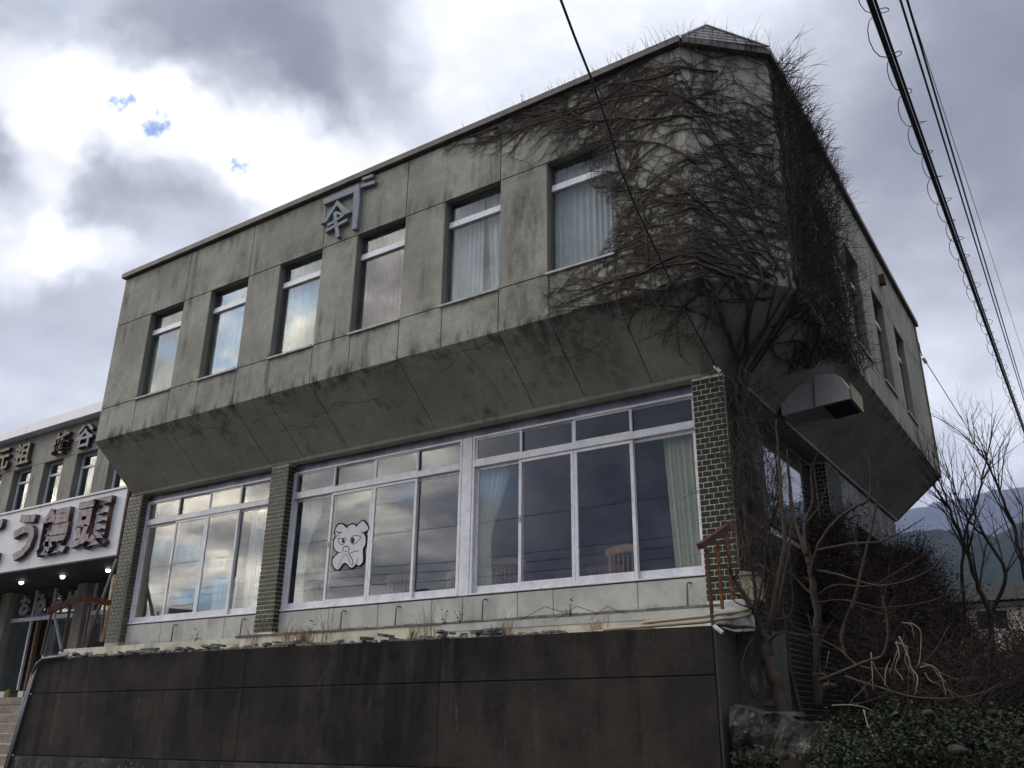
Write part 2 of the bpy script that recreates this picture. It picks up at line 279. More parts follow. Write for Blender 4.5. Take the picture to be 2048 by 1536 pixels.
def glass_mat(name, ior, tint=(.9, .93, .93), k=1.9, wav=.005, dirt=.05):
    G = bpy.data.materials.new(name); G.use_nodes = True; nt = G.node_tree; nt.nodes.clear(); N = nt.nodes.new; L = nt.links.new
    out = N('ShaderNodeOutputMaterial'); tr = N('ShaderNodeBsdfTransparent'); tr.inputs[0].default_value = (*tint, 1)
    gl = N('ShaderNodeBsdfGlossy'); gl.inputs['Roughness'].default_value = 0.0; gl.inputs[0].default_value = (.96, .98, 1, 1)
    gg_ = N('ShaderNodeNewGeometry'); dt = N('ShaderNodeVectorMath'); dt.operation = 'DOT_PRODUCT'; L(gg_.outputs['Normal'], dt.inputs[0]); L(gg_.outputs['Incoming'], dt.inputs[1])
    def mm(op, a, b=0.):
        n = N('ShaderNodeMath'); n.operation = op
        for i, q in enumerate((a, b)):
            if isinstance(q, (int, float)): n.inputs[i].default_value = q
            else: L(q, n.inputs[i])
        return n
    sch = mm('POWER', mm('SUBTRACT', 1.0, mm('ABSOLUTE', dt.outputs['Value']).outputs[0]).outputs[0], 5.0)   # reflectance of one glass face
    mu = mm('ADD', mm('MULTIPLY', sch.outputs[0], 1 - ior).outputs[0], ior)
    mx = N('ShaderNodeMixShader'); L(mu.outputs[0], mx.inputs[0]); L(tr.outputs[0], mx.inputs[1]); L(gl.outputs[0], mx.inputs[2])
    df = N('ShaderNodeBsdfDiffuse'); df.inputs[0].default_value = (.5, .5, .48, 1)
    g = N('ShaderNodeNewGeometry'); n2 = N('ShaderNodeTexNoise'); n2.inputs['Scale'].default_value = 2.2; n2.inputs['Detail'].default_value = 6; L(g.outputs['Position'], n2.inputs['Vector'])
    mr = N('ShaderNodeMapRange'); mr.inputs['From Min'].default_value = .4; mr.inputs['From Max'].default_value = .75; mr.inputs['To Max'].default_value = dirt; L(n2.outputs[0], mr.inputs['Value'])
    m2 = N('ShaderNodeMixShader'); L(mr.outputs[0], m2.inputs[0]); L(mx.outputs[0], m2.inputs[1]); L(df.outputs[0], m2.inputs[2]); L(m2.outputs[0], out.inputs[0])
    n = N('ShaderNodeTexNoise'); n.inputs['Scale'].default_value = .7; n.inputs['Detail'].default_value = 0; L(g.outputs['Position'], n.inputs['Vector'])
    b = N('ShaderNodeBump'); b.inputs['Strength'].default_value = wav * 10; b.inputs['Distance'].default_value = .02; L(n.outputs[0], b.inputs['Height'])
    L(b.outputs[0], gl.inputs['Normal'])
    return G
M['glass'] = glass_mat('window_glass', .06)
def lamp_mat():
    G = bpy.data.materials.new('lit_downlight'); G.use_nodes = True; nt = G.node_tree; b = nt.nodes['Principled BSDF']
    b.inputs['Emission Color'].default_value = (1, .97, .92, 1); b.inputs['Emission Strength'].default_value = 6; return G
M['lamp'] = lamp_mat()

# ------------------------------------------------------------------ mesh helpers
class MB:
    def __init__(s): s.v = []; s.f = []
    def quad(s, a, b, c, d):
        i = len(s.v); s.v += [tuple(a), tuple(b), tuple(c), tuple(d)]; s.f.append((i, i + 1, i + 2, i + 3)); return s
    def tri(s, a, b, c):
        i = len(s.v); s.v += [tuple(a), tuple(b), tuple(c)]; s.f.append((i, i + 1, i + 2)); return s
    def hexa(s, p):   # 8 corners: bottom 4 ccw, top 4 ccw
        i = len(s.v); s.v += [tuple(q) for q in p]
        for f in ((3, 2, 1, 0), (4, 5, 6, 7), (0, 1, 5, 4), (1, 2, 6, 5), (2, 3, 7, 6), (3, 0, 4, 7)): s.f.append(tuple(i + k for k in f))
        return s
    def box(s, x0, x1, y0, y1, z0, z1):
        return s.hexa([(x0, y0, z0), (x1, y0, z0), (x1, y1, z0), (x0, y1, z0), (x0, y0, z1), (x1, y0, z1), (x1, y1, z1), (x0, y1, z1)])
    def prism(s, pts, off):  # planar polygon extruded by vector off
        n = len(pts); i = len(s.v); off = Vector(off)
        s.v += [tuple(p) for p in pts] + [tuple(Vector(p) + off) for p in pts]
        s.f.append(tuple(range(i, i + n))); s.f.append(tuple(range(i + 2 * n - 1, i + n - 1, -1)))
        for k in range(n): s.f.append((i + (k + 1) % n, i + k, i + n + k, i + n + (k + 1) % n))
        return s
    def tube(s, pts, rad, sides=6, cap=True):
        pts = [Vector(p) for p in pts]; n = len(pts)
        if not isinstance(rad, (list, tuple)): rad = [rad] * n
        i0 = len(s.v); ref = None
        for k, p in enumerate(pts):
            t = (pts[min(k + 1, n - 1)] - pts[max(k - 1, 0)])
            if t.length < 1e-9: t = Vector((0, 0, 1))
            t.normalize()
            if ref is None: ref = t.orthogonal().normalized()
            ref = (ref - t * ref.dot(t))
            if ref.length < 1e-6: ref = t.orthogonal()
            ref.normalize(); b = t.cross(ref)
            for j in range(sides):
                a = 2 * math.pi * j / sides; s.v.append(tuple(p + (ref * math.cos(a) + b * math.sin(a)) * rad[k]))
        for k in range(n - 1):
            for j in range(sides):
                a = i0 + k * sides + j; b2 = i0 + k * sides + (j + 1) % sides
                s.f.append((a, b2, b2 + sides, a + sides))
        if cap:
            s.f.append(tuple(i0 + j for j in reversed(range(sides)))); s.f.append(tuple(i0 + (n - 1) * sides + j for j in range(sides)))
        return s
    def leaf(s, p, size, rr):
        a = Vector((rr.uniform(-1, 1), rr.uniform(-1, 1), rr.uniform(-.6, .6))).normalized(); b = a.cross(Vector((rr.uniform(-1, 1), rr.uniform(-1, 1), rr.uniform(-1, 1)))).normalized()
        p = Vector(p); i = len(s.v); w = size * .5
        s.v += [tuple(p - a * size), tuple(p + b * w), tuple(p + a * size), tuple(p - b * w)]; s.f.append((i, i + 1, i + 2, i + 3)); return s

def origin_of(o):
    v = Vector((0, 0, 0))
    while o is not None: v += o.location; o = o.parent
    return v
def put(name, mesh, parent=None, loc=None, **props):
    o = bpy.data.objects.new(name, mesh); C.objects.link(o)
    if parent is not None: o.parent = parent
    if loc is not None: o.location = Vector(loc) - origin_of(parent)
    for k, v in props.items(): o[k] = v
    return o
def build(name, mb, mt, parent=None, smooth=False, **props):
    """link the collected faces (world coordinates) as one mesh object"""
    base = origin_of(parent) if parent is not None else None
    if base is None:
        xs = [v[0] for v in mb.v]; ys = [v[1] for v in mb.v]; zs = [v[2] for v in mb.v]
        base = Vector(((min(xs) + max(xs)) / 2, (min(ys) + max(ys)) / 2, min(zs)))
    me = bpy.data.meshes.new(name); me.from_pydata([(v[0] - base.x, v[1] - base.y, v[2] - base.z) for v in mb.v], [], mb.f)
    if smooth: me.polygons.foreach_set('use_smooth', [True] * len(me.polygons))
    me.materials.append(M[mt] if isinstance(mt, str) else mt); me.update()
    o = bpy.data.objects.new(name, me); C.objects.link(o)
    if parent is None: o.location = base
    else: o.parent = parent
    for k, v in props.items(): o[k] = v
    return o
def thing(name, label, cat, loc, group=None):
    o = bpy.data.objects.new(name, None); C.objects.link(o); o.location = loc; o['label'] = label; o['category'] = cat; o.empty_display_size = .2
    if group: o['group'] = group
    return o
def bevel(o, w=.004, seg=1):
    bm = bmesh.new(); bm.from_mesh(o.data); bmesh.ops.bevel(bm, geom=bm.edges[:], offset=w, segments=seg, affect='EDGES', clamp_overlap=True); bm.to_mesh(o.data); bm.free()
def box(name, b, mt, parent=None, bev=0, **props):
    o = build(name, MB().box(*b), mt, parent, **props)
    if bev: bevel(o, bev)
    return o

# ------------------------------------------------------------------ ground, road, hills
def sstep(a, b, x):
    t = max(0, min(1, (x - a) / (b - a))); return t * t * (3 - 2 * t)
def terrain(x, y):
    bank = sstep(5.8, 8.6, y) * sstep(-2.5, -1.7, x if y < 8.5 else 0) * 1.75 - 1.75
    h = bank + 0.085 * max(0, y - 9.5) * sstep(-4.5, -2.5, x) * (1 if y < 40 else 1)
    if y > 40: h = bank + 0.085 * 30.5 * sstep(-4.5, -2.5, x)
    if x < -3.3: h = min(h, -1.75 + sstep(8.7, 9.4, y) * 1.55)
    if x < -15.6: h = min(h, -1.75 + sstep(10.6, 12.5, y) * 2.0)
    return h
def grid(xs, ys, fn):
    mb = MB(); nx = len(xs)
    for y in ys:
        for x in xs: mb.v.append((x, y, fn(x, y)))
    for j in range(len(ys) - 1):
        for i in range(nx - 1):
            a = j * nx + i; mb.f.append((a, a + 1, a + nx + 1, a + nx))
    return mb
xs = [-3000, -800, -300, -120, -60, -40] + [-30 + .5 * i for i in range(121)] + [40, 60, 120, 300, 800, 3000]
ys = [-3000, -800, -300, -120, -60, -30, -20, -12, -8] + [-6 + .5 * i for i in range(92)] + [45, 60, 120, 300, 800, 3000]
def ter2(x, y):
    h = terrain(x, y)
    return h + (rnd.uniform(-.06, .06) if (x > -3.2 and y > 6.2 and y < 39) else 0)
build('ground', grid(xs, ys, ter2), 'ground', kind='structure', smooth=True)
box('road', (-400, 400, -7.5, 5.6, -1.8, -1.70), 'asphalt', kind='structure')
ln = MB()
for k in range(-20, 21): ln.box(k * 10, k * 10 + 5, -1.07, -.93, -1.699, -1.695)
build('road_marking', ln, 'white_post', kind='structure')
from mathutils import noise as mn
def ridge(name, mt, r0, elev, az0, az1, naz, nr, depth, rough, seed):
    mb = MB()
    for i in range(naz + 1):
        az = az0 + (az1 - az0) * i / naz; e = elev(az)
        for j in range(nr + 1):
            t = j / nr; r = r0 + depth * t
            h = math.tan(R(e)) * (r0 + depth) * (t ** .8)
            q = Vector((math.sin(R(az)) * r, math.cos(R(az)) * r, 0)) / rough
            h += (mn.fractal(q + Vector((seed, 0, 0)), .9, 2.1, 5)) * rough * .10 * (t * (1 - t) * 3.5 + .02)
            h += rnd.uniform(-1, 1) * r0 * .0035
            mb.v.append((math.sin(R(az)) * r, math.cos(R(az)) * r, -3 + h))
    for i in range(naz):
        for j in range(nr):
            a = i * (nr + 1) + j; mb.f.append((a, a + nr + 1, a + nr + 2, a + 1))
    return build(name, mb, mt, kind='structure', smooth=False)
def interp(tab, x):
    for (a, b), (c, d) in zip(tab, tab[1:]):
        if a <= x <= c:
            t = (x - a) / (c - a); t = t * t * (3 - 2 * t); return b + (d - b) * t
    return tab[0][1] if x < tab[0][0] else tab[-1][1]
NEAR = [(-180, 6), (-158, 6), (-150, 7), (-140, 8.6), (-132, 6.6), (-126, 4.6), (-118, 5.8), (-108, 6), (-80, 6), (-40, 8), (-20, 9.5), (-8.5, 11.3), (-6.4, 11.2), (-4.8, 10.7), (-3, 11.4), (5, 13), (40, 11), (90, 8), (130, 9), (160, 6), (180, 7)]
FAR = [(-180, 4), (-140, 4), (-118, 6), (-100, 5), (-60, 7), (-30, 11), (-8.9, 12.35), (-8.3, 12.4), (-7.6, 12.6), (-6.8, 12.75), (-5.2, 12.8), (-4.4, 13.0), (-2.7, 13.05), (10, 13.5), (40, 10), (100, 6), (180, 5)]
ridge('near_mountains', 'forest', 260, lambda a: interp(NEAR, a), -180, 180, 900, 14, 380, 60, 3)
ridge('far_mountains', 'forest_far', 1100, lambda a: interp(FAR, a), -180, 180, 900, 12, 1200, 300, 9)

# ------------------------------------------------------------------ main building
XL, YF, XR_, YB = -15.4, 8.8, -2.407, 19.6
Z0, Z1, ZT = 4.95, 8.40, 8.50
WR = [-4.35, -6.14, -7.92, -9.71, -11.52, -13.30]; WW = 1.0; WZ0, WZ1 = 5.60, 7.36
bld = thing('concrete_building', 'two storey grey concrete building with overhanging upper floor, bare vine over its chamfered corner', 'building', (-9.3, 12, 1.2))
def P(name, b, mt, bev=0, **k): return box(name, b, mt, bld, bev, **k)
# upper wall cores, recessed 15 mm behind the panels
core = MB(); YC = YF + .02
core.box(XL, -3.30, YC, YC + .22, WZ1, Z1); core.box(XL, -3.30, YC, YC + .22, Z0, WZ0)
edges = [XL] + [v for w in reversed(WR) for v in (w - WW, w)] + [-3.30]
for a, b in zip(edges[::2], edges[1::2]): core.box(a, b, YC, YC + .22, WZ0, WZ1)
build('upper_wall', core, 'reveal', bld)
g = .007
def panel(x0, x1, z0, z1): P('facade_panel', (x0 + g, x1 - g, YF, YF + .0195, z0 + g, z1 - g), 'concrete', .003)
for k in range(len(WR) + 1):
    a = XL if k == 0 else sorted(WR)[k - 1]; b = sorted(WR)[k] if k < len(WR) else -3.30
    panel(a, b, WZ1, Z1)
    wl = b - WW if k < len(WR) else b
    panel(a, wl, WZ0, WZ1)                     # pier
    s = wl + .02 if k < len(WR) else (a + b) / 2
    panel(a, s, Z0, WZ0); panel(s, b, Z0, WZ0)
# pier inner sides get their own concrete through the core; chamfer and side wall
def face_panel(name, p0, p1, z0, z1, th, mt, nin):
    """upright slab on the line p0-p1, thickness th inward along nin"""
    a, b = Vector((*p0, z0)), Vector((*p1, z0)); n = Vector((*nin, 0)) * th; up = Vector((0, 0, z1 - z0))
    return build(name, MB().hexa([a, b, b + n, a + n, a + up, b + up, b + n + up, a + n + up]), mt, bld)
ch0, ch1 = (-3.30, YF), (XR_, 9.64)
face_panel('facade_panel', ch0, ch1, Z0, Z1, .2, 'concrete', (-.69, .72))
RW = [(11.22, 12.16), (13.03, 13.97), (14.87, 15.83), (16.72, 17.66)]
XC = XR_ - .02
rc = MB(); rc.box(XC - .22, XC, 9.64, YB, 7.28, Z1); rc.box(XC - .22, XC, 9.64, YB, Z0, 5.5)
ed = [9.64] + [v for w in RW for v in w] + [YB]
for a, b in zip(ed[::2], ed[1::2]): rc.box(XC - .22, XC, a, b, 5.5, 7.28)
build('side_wall', rc, 'reveal', bld)
brk = [9.64, 12.16, 13.97, 15.83, 17.66, YB]
for k in range(5):
    a, b = brk[k], brk[k + 1]
    P('facade_panel', (XR_ - .0195, XR_, a + g, b - g, 7.28 + g, Z1), 'concrete', .003)
    wl = RW[k][0] if k < 4 else b
    P('facade_panel', (XR_ - .0195, XR_, a + g, wl - g, 5.5 + g, 7.28 - g), 'concrete', .003)
    P('facade_panel', (XR_ - .0195, XR_, a + g, b - g, Z0, 5.5 - g), 'concrete', .003)
P('end_wall', (XL, XL + .22, YF + .26, YB, Z0, Z1), 'concrete')
P('rear_wall', (XL, XR_ - .03, YB, YB + .2, Z0, Z1), 'concrete')
build('rear_wall', MB().prism([(XL, YB + .003, Z0 - .004), (XR_ - .03, YB + .003, Z0 - .004), (-3.38, YB + .003, 4.15), (-3.6, YB + .003, 4.10), (-3.6, YB + .003, -.2), (XL, YB + .003, -.2)], (0, .19, 0)), 'concrete', bld)
build('moss_line', MB().box(XR_ - .06, XR_ + .012, YB + .003, YB + .21, Z0, Z1), 'moss', bld)
# roof slab and coping
rs = MB(); rp = [(XL, YF + .05, Z1 - .05), (-3.32, YF + .05, Z1 - .05), (XR_ - .05, 9.66, Z1 - .05), (XR_ - .05, YB, Z1 - .05), (XL, YB, Z1 - .05)]
rs.prism(rp, (0, 0, .08)); build('roof_slab', rs, 'coping', bld)
cp = MB(); o_ = .07
cp.box(XL - .06, -3.27, YF - o_, YF + .15, Z1 + .031, ZT + .03)
A = onY(1412, 50, YF - o_); A = Vector((A.x, YF - o_, ZT))
cp.box(XR_ - .15, XR_ + o_, 9.62, YB + .2, Z1 + .031, ZT + .03)
build('coping', cp, 'coping', bld)
_o = Vector((.69, -.72, 0)) * o_; _a = Vector((-3.27, YF, 0)); _b = Vector((XR_, 9.62, 0)); _i = Vector((-.69, .72, 0)) * .12
_z0 = Vector((0, 0, Z1 + .002)); _z1 = Vector((0, 0, ZT - .005))
build('coping', MB().hexa([_a + _o + _z0, _b + _o + _z0, _b + _i + _z0, _a + _i + _z0, _a + _o + _z1, _b + _o + _z1, _b + _i + _z1, _a + _i + _z1]), 'coping', bld)
# small slatted triangle on the chamfer, set upright so its slats look lit
_rn = Vector((.69, -.72, 0)); _p0 = Vector((-3.27, YF - .02, ZT + .0)) + _rn * .05; _p1 = Vector((XR_ + .04, 9.60, ZT)) + _rn * .05
_r = ray(1412, 50); AP = _r * ((_p0.x * _rn.x + _p0.y * _rn.y) / (_r.x * _rn.x + _r.y * _rn.y))
lb = MB(); lb.prism([_p0 - _rn * .03, _p1 - _rn * .03, AP - _rn * .03], -_rn * .25); build('louvre_backing', lb, 'black', bld)  # black backing put in to give the slat gaps their dark
lr = MB(); lr.tube([_p0, AP, _p1], .018, 4); build('louvre_rim', lr, 'white_post', bld)
for k in range(5):
    t0, t1 = k / 5.3, (k + .70) / 5.3
    q = [_p0.lerp(AP, t0), _p1.lerp(AP, t0), _p1.lerp(AP, t1), _p0.lerp(AP, t1)]
    build('louvre_slat', MB().hexa([q[0], q[1], q[1] - _rn * .02, q[0] - _rn * .02, q[3], q[2], q[2] - _rn * .02, q[3] - _rn * .02]), 'white_post', bld)
# slanted underside
YS, XS, ZS = 9.74, -3.35, 4.15
sb = MB()
sb.hexa([(XL, YS + .02, ZS), (-3.69, YS + .02, ZS), (-3.69, YS + .25, ZS), (XL, YS + .25, ZS), (XL, YF + .02, Z0), (-3.30, YF + .02, Z0), (-3.30, YF + .25, Z0), (XL, YF + .25, Z0)])
sb.hexa([(XS - .02, 10.03, ZS), (XS - .02, YB, ZS), (XS - .25, YB, ZS), (XS - .25, 10.03, ZS), (XR_ - .02, 9.64, Z0), (XR_ - .02, YB, Z0), (XR_ - .25, YB, Z0), (XR_ - .25, 9.64, Z0)])
build('soffit_core', sb, 'joint', bld)
def slant(x0, x1, bx0=None, bx1=None):
    bx0 = x0 if bx0 is None else bx0; bx1 = x1 if bx1 is None else bx1
    n = Vector((0, .8, .94)).normalized() * .018
    q = [Vector((bx0 + g, YS, ZS)), Vector((bx1 - g, YS, ZS)), Vector((x1 - g, YF, Z0)), Vector((x0 + g, YF, Z0))]
    build('soffit_panel', MB().hexa([q[0], q[1], q[1] + n, q[0] + n, q[3], q[2], q[2] + n, q[3] + n]), 'concrete_slant', bld)
sx = [XL, -14.28, -13.3, -11.5, -10.7, -9.7, -7.9, -6.14, -5.34, -4.35, -3.30]
for a, b in zip(sx, sx[1:]): slant(a, b, bx1=-3.69 + g if b == -3.30 else None)
q = [Vector((-3.69, YS, ZS)), Vector((XS, 10.03, ZS)), Vector((XR_, 9.64, Z0)), Vector((-3.30, YF, Z0))]; n_ = Vector((-.5, .5, .6)) * .05
build('soffit_panel', MB().hexa([q[0], q[1], q[1] + n_, q[0] + n_, q[3], q[2], q[2] + n_, q[3] + n_]), 'concrete_slant', bld)
sy = [10.03, 12.16, 13.97, 15.83, 17.66, YB]; ty = [9.64] + sy[1:]
for k in range(5):
    n = Vector((-.8, 0, .94)).normalized() * .018
    q = [Vector((XS, sy[k] + g, ZS)), Vector((XS, sy[k + 1] - g, ZS)), Vector((XR_, ty[k + 1] - g, Z0)), Vector((XR_, ty[k] + g, Z0))]
    build('soffit_panel', MB().hexa([q[0], q[1], q[1] + n, q[0] + n, q[3], q[2], q[2] + n, q[3] + n]), 'concrete_slant', bld)
ml = MB(); ml.tube([(XR_ - .01, YB + .02, Z0), (XS + .0, YB + .02, ZS)], .03, 4); build('moss_line', ml, 'moss', bld)
# flat soffit under the slant, front and side
P('soffit_board', (XL, -4.1, YS + .003, 9.985, ZS - .05, ZS + .02), 'concrete_slant')
build('soffit_board', MB().prism([(-4.099, YS + .003, ZS - .05), (-3.70, YS + .003, ZS - .05), (XS - .003, 10.03, ZS - .05), (XS - .003, YB, ZS - .05), (-4.099, YB, ZS - .05)][::-1], (0, 0, .07)), 'concrete_slant', bld)
# upper windows of the front
def upper_window(x0, x1, z0, z1, Y, axis='y', curtain=None, zt=6.98):
    d = .10
    def B(mb, a0, a1, e0, e1, c0, c1):  # a along wall, e depth (inward), c height
        if axis == 'y': mb.box(a0, a1, Y + e0, Y + e1, c0, c1)
        else: mb.box(Y - e1, Y - e0, a0, a1, c0, c1)
    f = MB(); t = .022
    B(f, x0, x0 + t, d, d + .07, z0, z1); B(f, x1 - t, x1, d, d + .07, z0, z1); B(f, x0 + t, x1 - t, d, d + .07, z1 - t, z1); B(f, x0 + t, x1 - t, d, d + .07, z0, z0 + t)
    w = build('window', f, 'alu_dark', bld)
    tb = MB(); B(tb, x0 + t, x1 - t, d - .012, d + .06, zt - .055, zt + .0); B(tb, x0 + t, x1 - t, d + .0, d + .06, zt + .004, zt + .05); build('transom', tb, 'alu', w)
    p1 = MB(); B(p1, x0 + t, x1 - t, d + .03, d + .036, z0 + t, zt - .055); build('pane', p1, 'glass', w)
    p2 = MB(); B(p2, x0 + t, x1 - t, d + .03, d + .036, zt + .05, z1 - t); build('pane', p2, 'glass', w)
    s = MB(); B(s, x0 - .02, x1 + .0, -.035, d, z0 - .018, z0 + .012); build('sill', s, 'white_post', w)
    return w
for r_ in WR: upper_window(r_ - WW, r_, WZ0, WZ1, YF)
for a, b in RW: upper_window(a, b, 5.5, 7.28, XR_, 'x', zt=6.85)
# rooms
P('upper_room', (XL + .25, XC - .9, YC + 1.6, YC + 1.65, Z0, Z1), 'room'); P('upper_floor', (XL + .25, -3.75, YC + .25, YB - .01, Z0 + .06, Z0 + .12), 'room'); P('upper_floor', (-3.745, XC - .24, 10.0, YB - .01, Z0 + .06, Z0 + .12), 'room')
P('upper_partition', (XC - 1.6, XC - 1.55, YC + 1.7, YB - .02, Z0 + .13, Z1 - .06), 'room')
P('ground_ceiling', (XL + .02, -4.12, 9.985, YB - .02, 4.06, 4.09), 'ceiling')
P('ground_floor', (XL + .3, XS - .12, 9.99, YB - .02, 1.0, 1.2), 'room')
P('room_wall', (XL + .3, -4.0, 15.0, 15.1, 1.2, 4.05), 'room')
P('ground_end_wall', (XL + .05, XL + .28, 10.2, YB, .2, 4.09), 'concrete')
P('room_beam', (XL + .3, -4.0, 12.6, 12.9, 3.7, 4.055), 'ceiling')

# pillars clad in tiles
TP, RP, TW, TH = .118, .0695, .106, .0575
tm = bpy.data.meshes.new('tile'); _mb = MB().box(-TW / 2, TW / 2, -.006, .004, -TH / 2, TH / 2); tm.from_pydata(_mb.v, [], _mb.f); tm.materials.append(M['tile'])
_bm = bmesh.new(); _bm.from_mesh(tm); bmesh.ops.bevel(_bm, geom=_bm.edges[:], offset=.0018, segments=1, affect='EDGES'); _bm.to_mesh(tm); _bm.free()
th = bpy.data.meshes.new('half_tile'); _mb = MB().box(-.0245, .0245, -.006, .004, -TH / 2, TH / 2); th.from_pydata(_mb.v, [], _mb.f); th.materials.append(M['tile'])
tmg = tm.copy(); tmg.materials[0] = M['tile_grey']; thg = th.copy(); thg.materials[0] = M['tile_grey']
tile_left = [300]
def tiled_front(pillar, x0, x1, Y, z0, z1, dusty, stuff):
    n = int((z1 - z0) / RP)
    for i in range(n):
        z = z1 - .03 - (i + .5) * RP; x = x0 + .005; k = 0; odd = i % 2
        while x < x1 - .03:
            half = (odd and k == 0) or x + TW > x1 + .004
            w = .049 if half else TW; yj = rnd.uniform(-.0012, .0012)
            if tile_left[0] > 0 and not stuff:
                tile_left[0] -= 1
                o = put('tile', (thg if half else tmg) if dusty else (th if half else tm), pillar, (x + w / 2, Y - .0005 + yj, z))
                o.rotation_euler = (rnd.uniform(-.012, .012), 0, rnd.uniform(-.01, .01))
            else: stuff_mb.box(x, x + w, Y - .0105 + yj, Y - .0005, z - TH / 2, z + TH / 2)
            x += w + .0115; k += 1
def tiled_side(mb, X, y0, y1, z0, z1, sgn=1, top=None):
    n = int((z1 - z0) / RP)
    for i in range(n):
        z = (top if top else z1) - .03 - (i + .5) * RP; y = y0 + .004; k = 0
        while y < y1 - .03:
            w = .049 if ((i % 2 == 0) and k == 0) or y + TW > y1 + .004 else TW
            w = min(w, y1 - y); mb.box(X + .0005, X + .0105 + rnd.uniform(-.001, .001), y, y + w, z - TH / 2, z + TH / 2); y += w + .0115; k += 1
ZP0, ZP1 = 1.30, 4.10
for (nm, x0, x1, dusty, mt) in (('right', -3.825, -3.414, False, 'mortar'), ('mid', -11.46, -11.05, False, 'mortar'), ('left', -15.48, -15.06, True, 'mortar_dark')):
    p = build('pillar', MB().box(x0, x1, 9.76, 10.02 if nm != 'right' else 10.02, ZP0 - .0, ZP1 - .003), mt, bld)
    stuff_mb = MB()
    tiled_front(p, x0, x1, 9.76, ZP0 + .02, ZP1, dusty, False)
    if nm != 'right': tiled_side(stuff_mb, x1, 9.757, 9.94, ZP0 + .02, ZP1)
    if stuff_mb.v: build('tile', stuff_mb, 'tile_grey' if dusty else 'tile_far', p, kind='stuff')
# side wall of the ground floor, tiled
SX = -3.40
sw = MB(); sw.box(SX - .2, SX, 10.023, 11.0, -.2, ZP1 - .003); sw.box(SX - .2, SX, 11.0, 14.3, -.2, 2.42); sw.box(SX - .32, SX + .002, 14.3, 15.08, -.2, ZP1 - .003)
wall_side = build('tiled_side_wall', sw, 'mortar', bld)
st = MB(); tiled_side(st, SX, 9.765, 11.0, -.1, ZP1); tiled_side(st, SX, 11.0, 14.3, -.1, 2.41, top=ZP1 - RP * int((ZP1 - 2.41) / RP + 1)); tiled_side(st, SX + .002, 14.3, 15.08, -.1, ZP1)
n = int((ZP1) / RP)
for i in range(n):
    z = ZP1 - .03 - (i + .5) * RP
    for (a, w) in (((-.18, .049), (-.12, .106)) if i % 2 else ((-.18, .106), (-.063, .049))): st.box(SX + a, SX + a + w, 14.29, 14.2995, z - TH / 2, z + TH / 2)
build('tile', st, 'tile_far', wall_side, kind='stuff')
wt = MB().box(SX - .2, SX - .01, 15.083, YB - .003, -.2, 3.2).box(SX - .2, SX - .01, 15.083, YB - .003, 3.2, ZP1 - .003)
ww = build('white_side_wall', MB().box(SX - .2, SX - .01, 15.083, 15.9, -.2, ZP1 - .003).box(SX - .2, SX - .01, 15.9, 18.2, 3.36, ZP1 - .003).box(SX - .2, SX - .01, 18.2, YB - .003, -.2, ZP1 - .003).box(SX - .2, SX - .01, 15.9, 18.2, -.2, 2.3), 'mortar_dark', bld)
wtm = MB()
for i in range(24):
    z = 4.05 - i * .0695; y = 15.09 + (.059 if i % 2 else 0)
    while y < YB - .12:
        if not (15.85 < y < 18.2 and z < 3.38 and z > 2.3) and rnd.random() > .02: wtm.box(SX - .009, SX + .0 + rnd.uniform(0, .004), y, y + .11, z - .062, z)
        y += .118
build('tile', wtm, 'white_tile', ww, kind='stuff')
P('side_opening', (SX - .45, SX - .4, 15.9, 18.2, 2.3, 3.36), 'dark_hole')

# ground floor windows
GY = 9.90
def wide_window(x0, x1, mull, zb=1.68, zt=3.97):
    f = MB(); f.box(x0, x1, GY - .01, GY + .10, zt - .035, zt); f.box(x0, x1, GY - .035, GY + .10, zb - .0, zb + .022)
    f.box(x0, x0 + .04, GY - .01, GY + .10, zb + .022, zt - .035); f.box(x1 - .04, x1, GY - .01, GY + .10, zb + .022, zt - .035)
    f.box(x0 + .04, x1 - .04, GY - .012, GY + .10, 3.505, 3.60)
    w = build('window', f, 'alu', bld); bevel(w, .004)
    xs_ = [x0 + .04] + mull + [x1 - .04]
    for i in range(len(xs_) - 1):
        a, b = xs_[i] - (.025 if i in (1, 3) else 0), xs_[i + 1] + (.025 if i in (0, 2) else 0)
        if i == 1: b -= .001
        if i == 2: a += .001
        y = GY + (.008 if i in (1, 2) else .042)
        s = MB(); z0, z1 = zb + .024, 3.503
        s.box(a, a + .05, y, y + .03, z0, z1); s.box(b - .05, b, y, y + .03, z0, z1); s.box(a + .05, b - .05, y, y + .03, z1 - .045, z1); s.box(a + .05, b - .05, y, y + .03, z0, z0 + .10)
        so_ = build('sash', s, 'alu', w); bevel(so_, .003)
        build('pane', MB().box(a + .05, b - .05, y + .012, y + .018, z0 + .10, z1 - .045), 'glass', w)
        y2 = GY + (.008 if i in (0, 2) else .035); s = MB(); z0, z1 = 3.602, zt - .037
        s.box(a, a + .035, y2, y2 + .025, z0, z1); s.box(b - .035, b, y2, y2 + .025, z0, z1); s.box(a + .035, b - .035, y2, y2 + .025, z1 - .02, z1); s.box(a + .035, b - .035, y2, y2 + .025, z0, z0 + .02)
        build('transom_sash', s, 'alu', w)
        build('pane', MB().box(a + .035, b - .035, y2 + .010, y2 + .016, z0 + .02, z1 - .02), 'glass', w)
        if i in (1, 3): build('latch', MB().box(a + .012, a + .035, y - .012, y, 2.62, 2.70), 'white_post', w)
    return w
wide_window(-15.06, -11.46, [-14.10, -13.22, -12.38])
wide_window(-11.05, -7.50, [-10.11, -9.23, -8.37])
wide_window(-7.31, -3.84, [-6.49, -5.63, -4.77])
o = P('window_post', (-7.495, -7.315, GY - .012, GY + .10, 1.68, 3.97), 'alu'); bevel(o, .006)
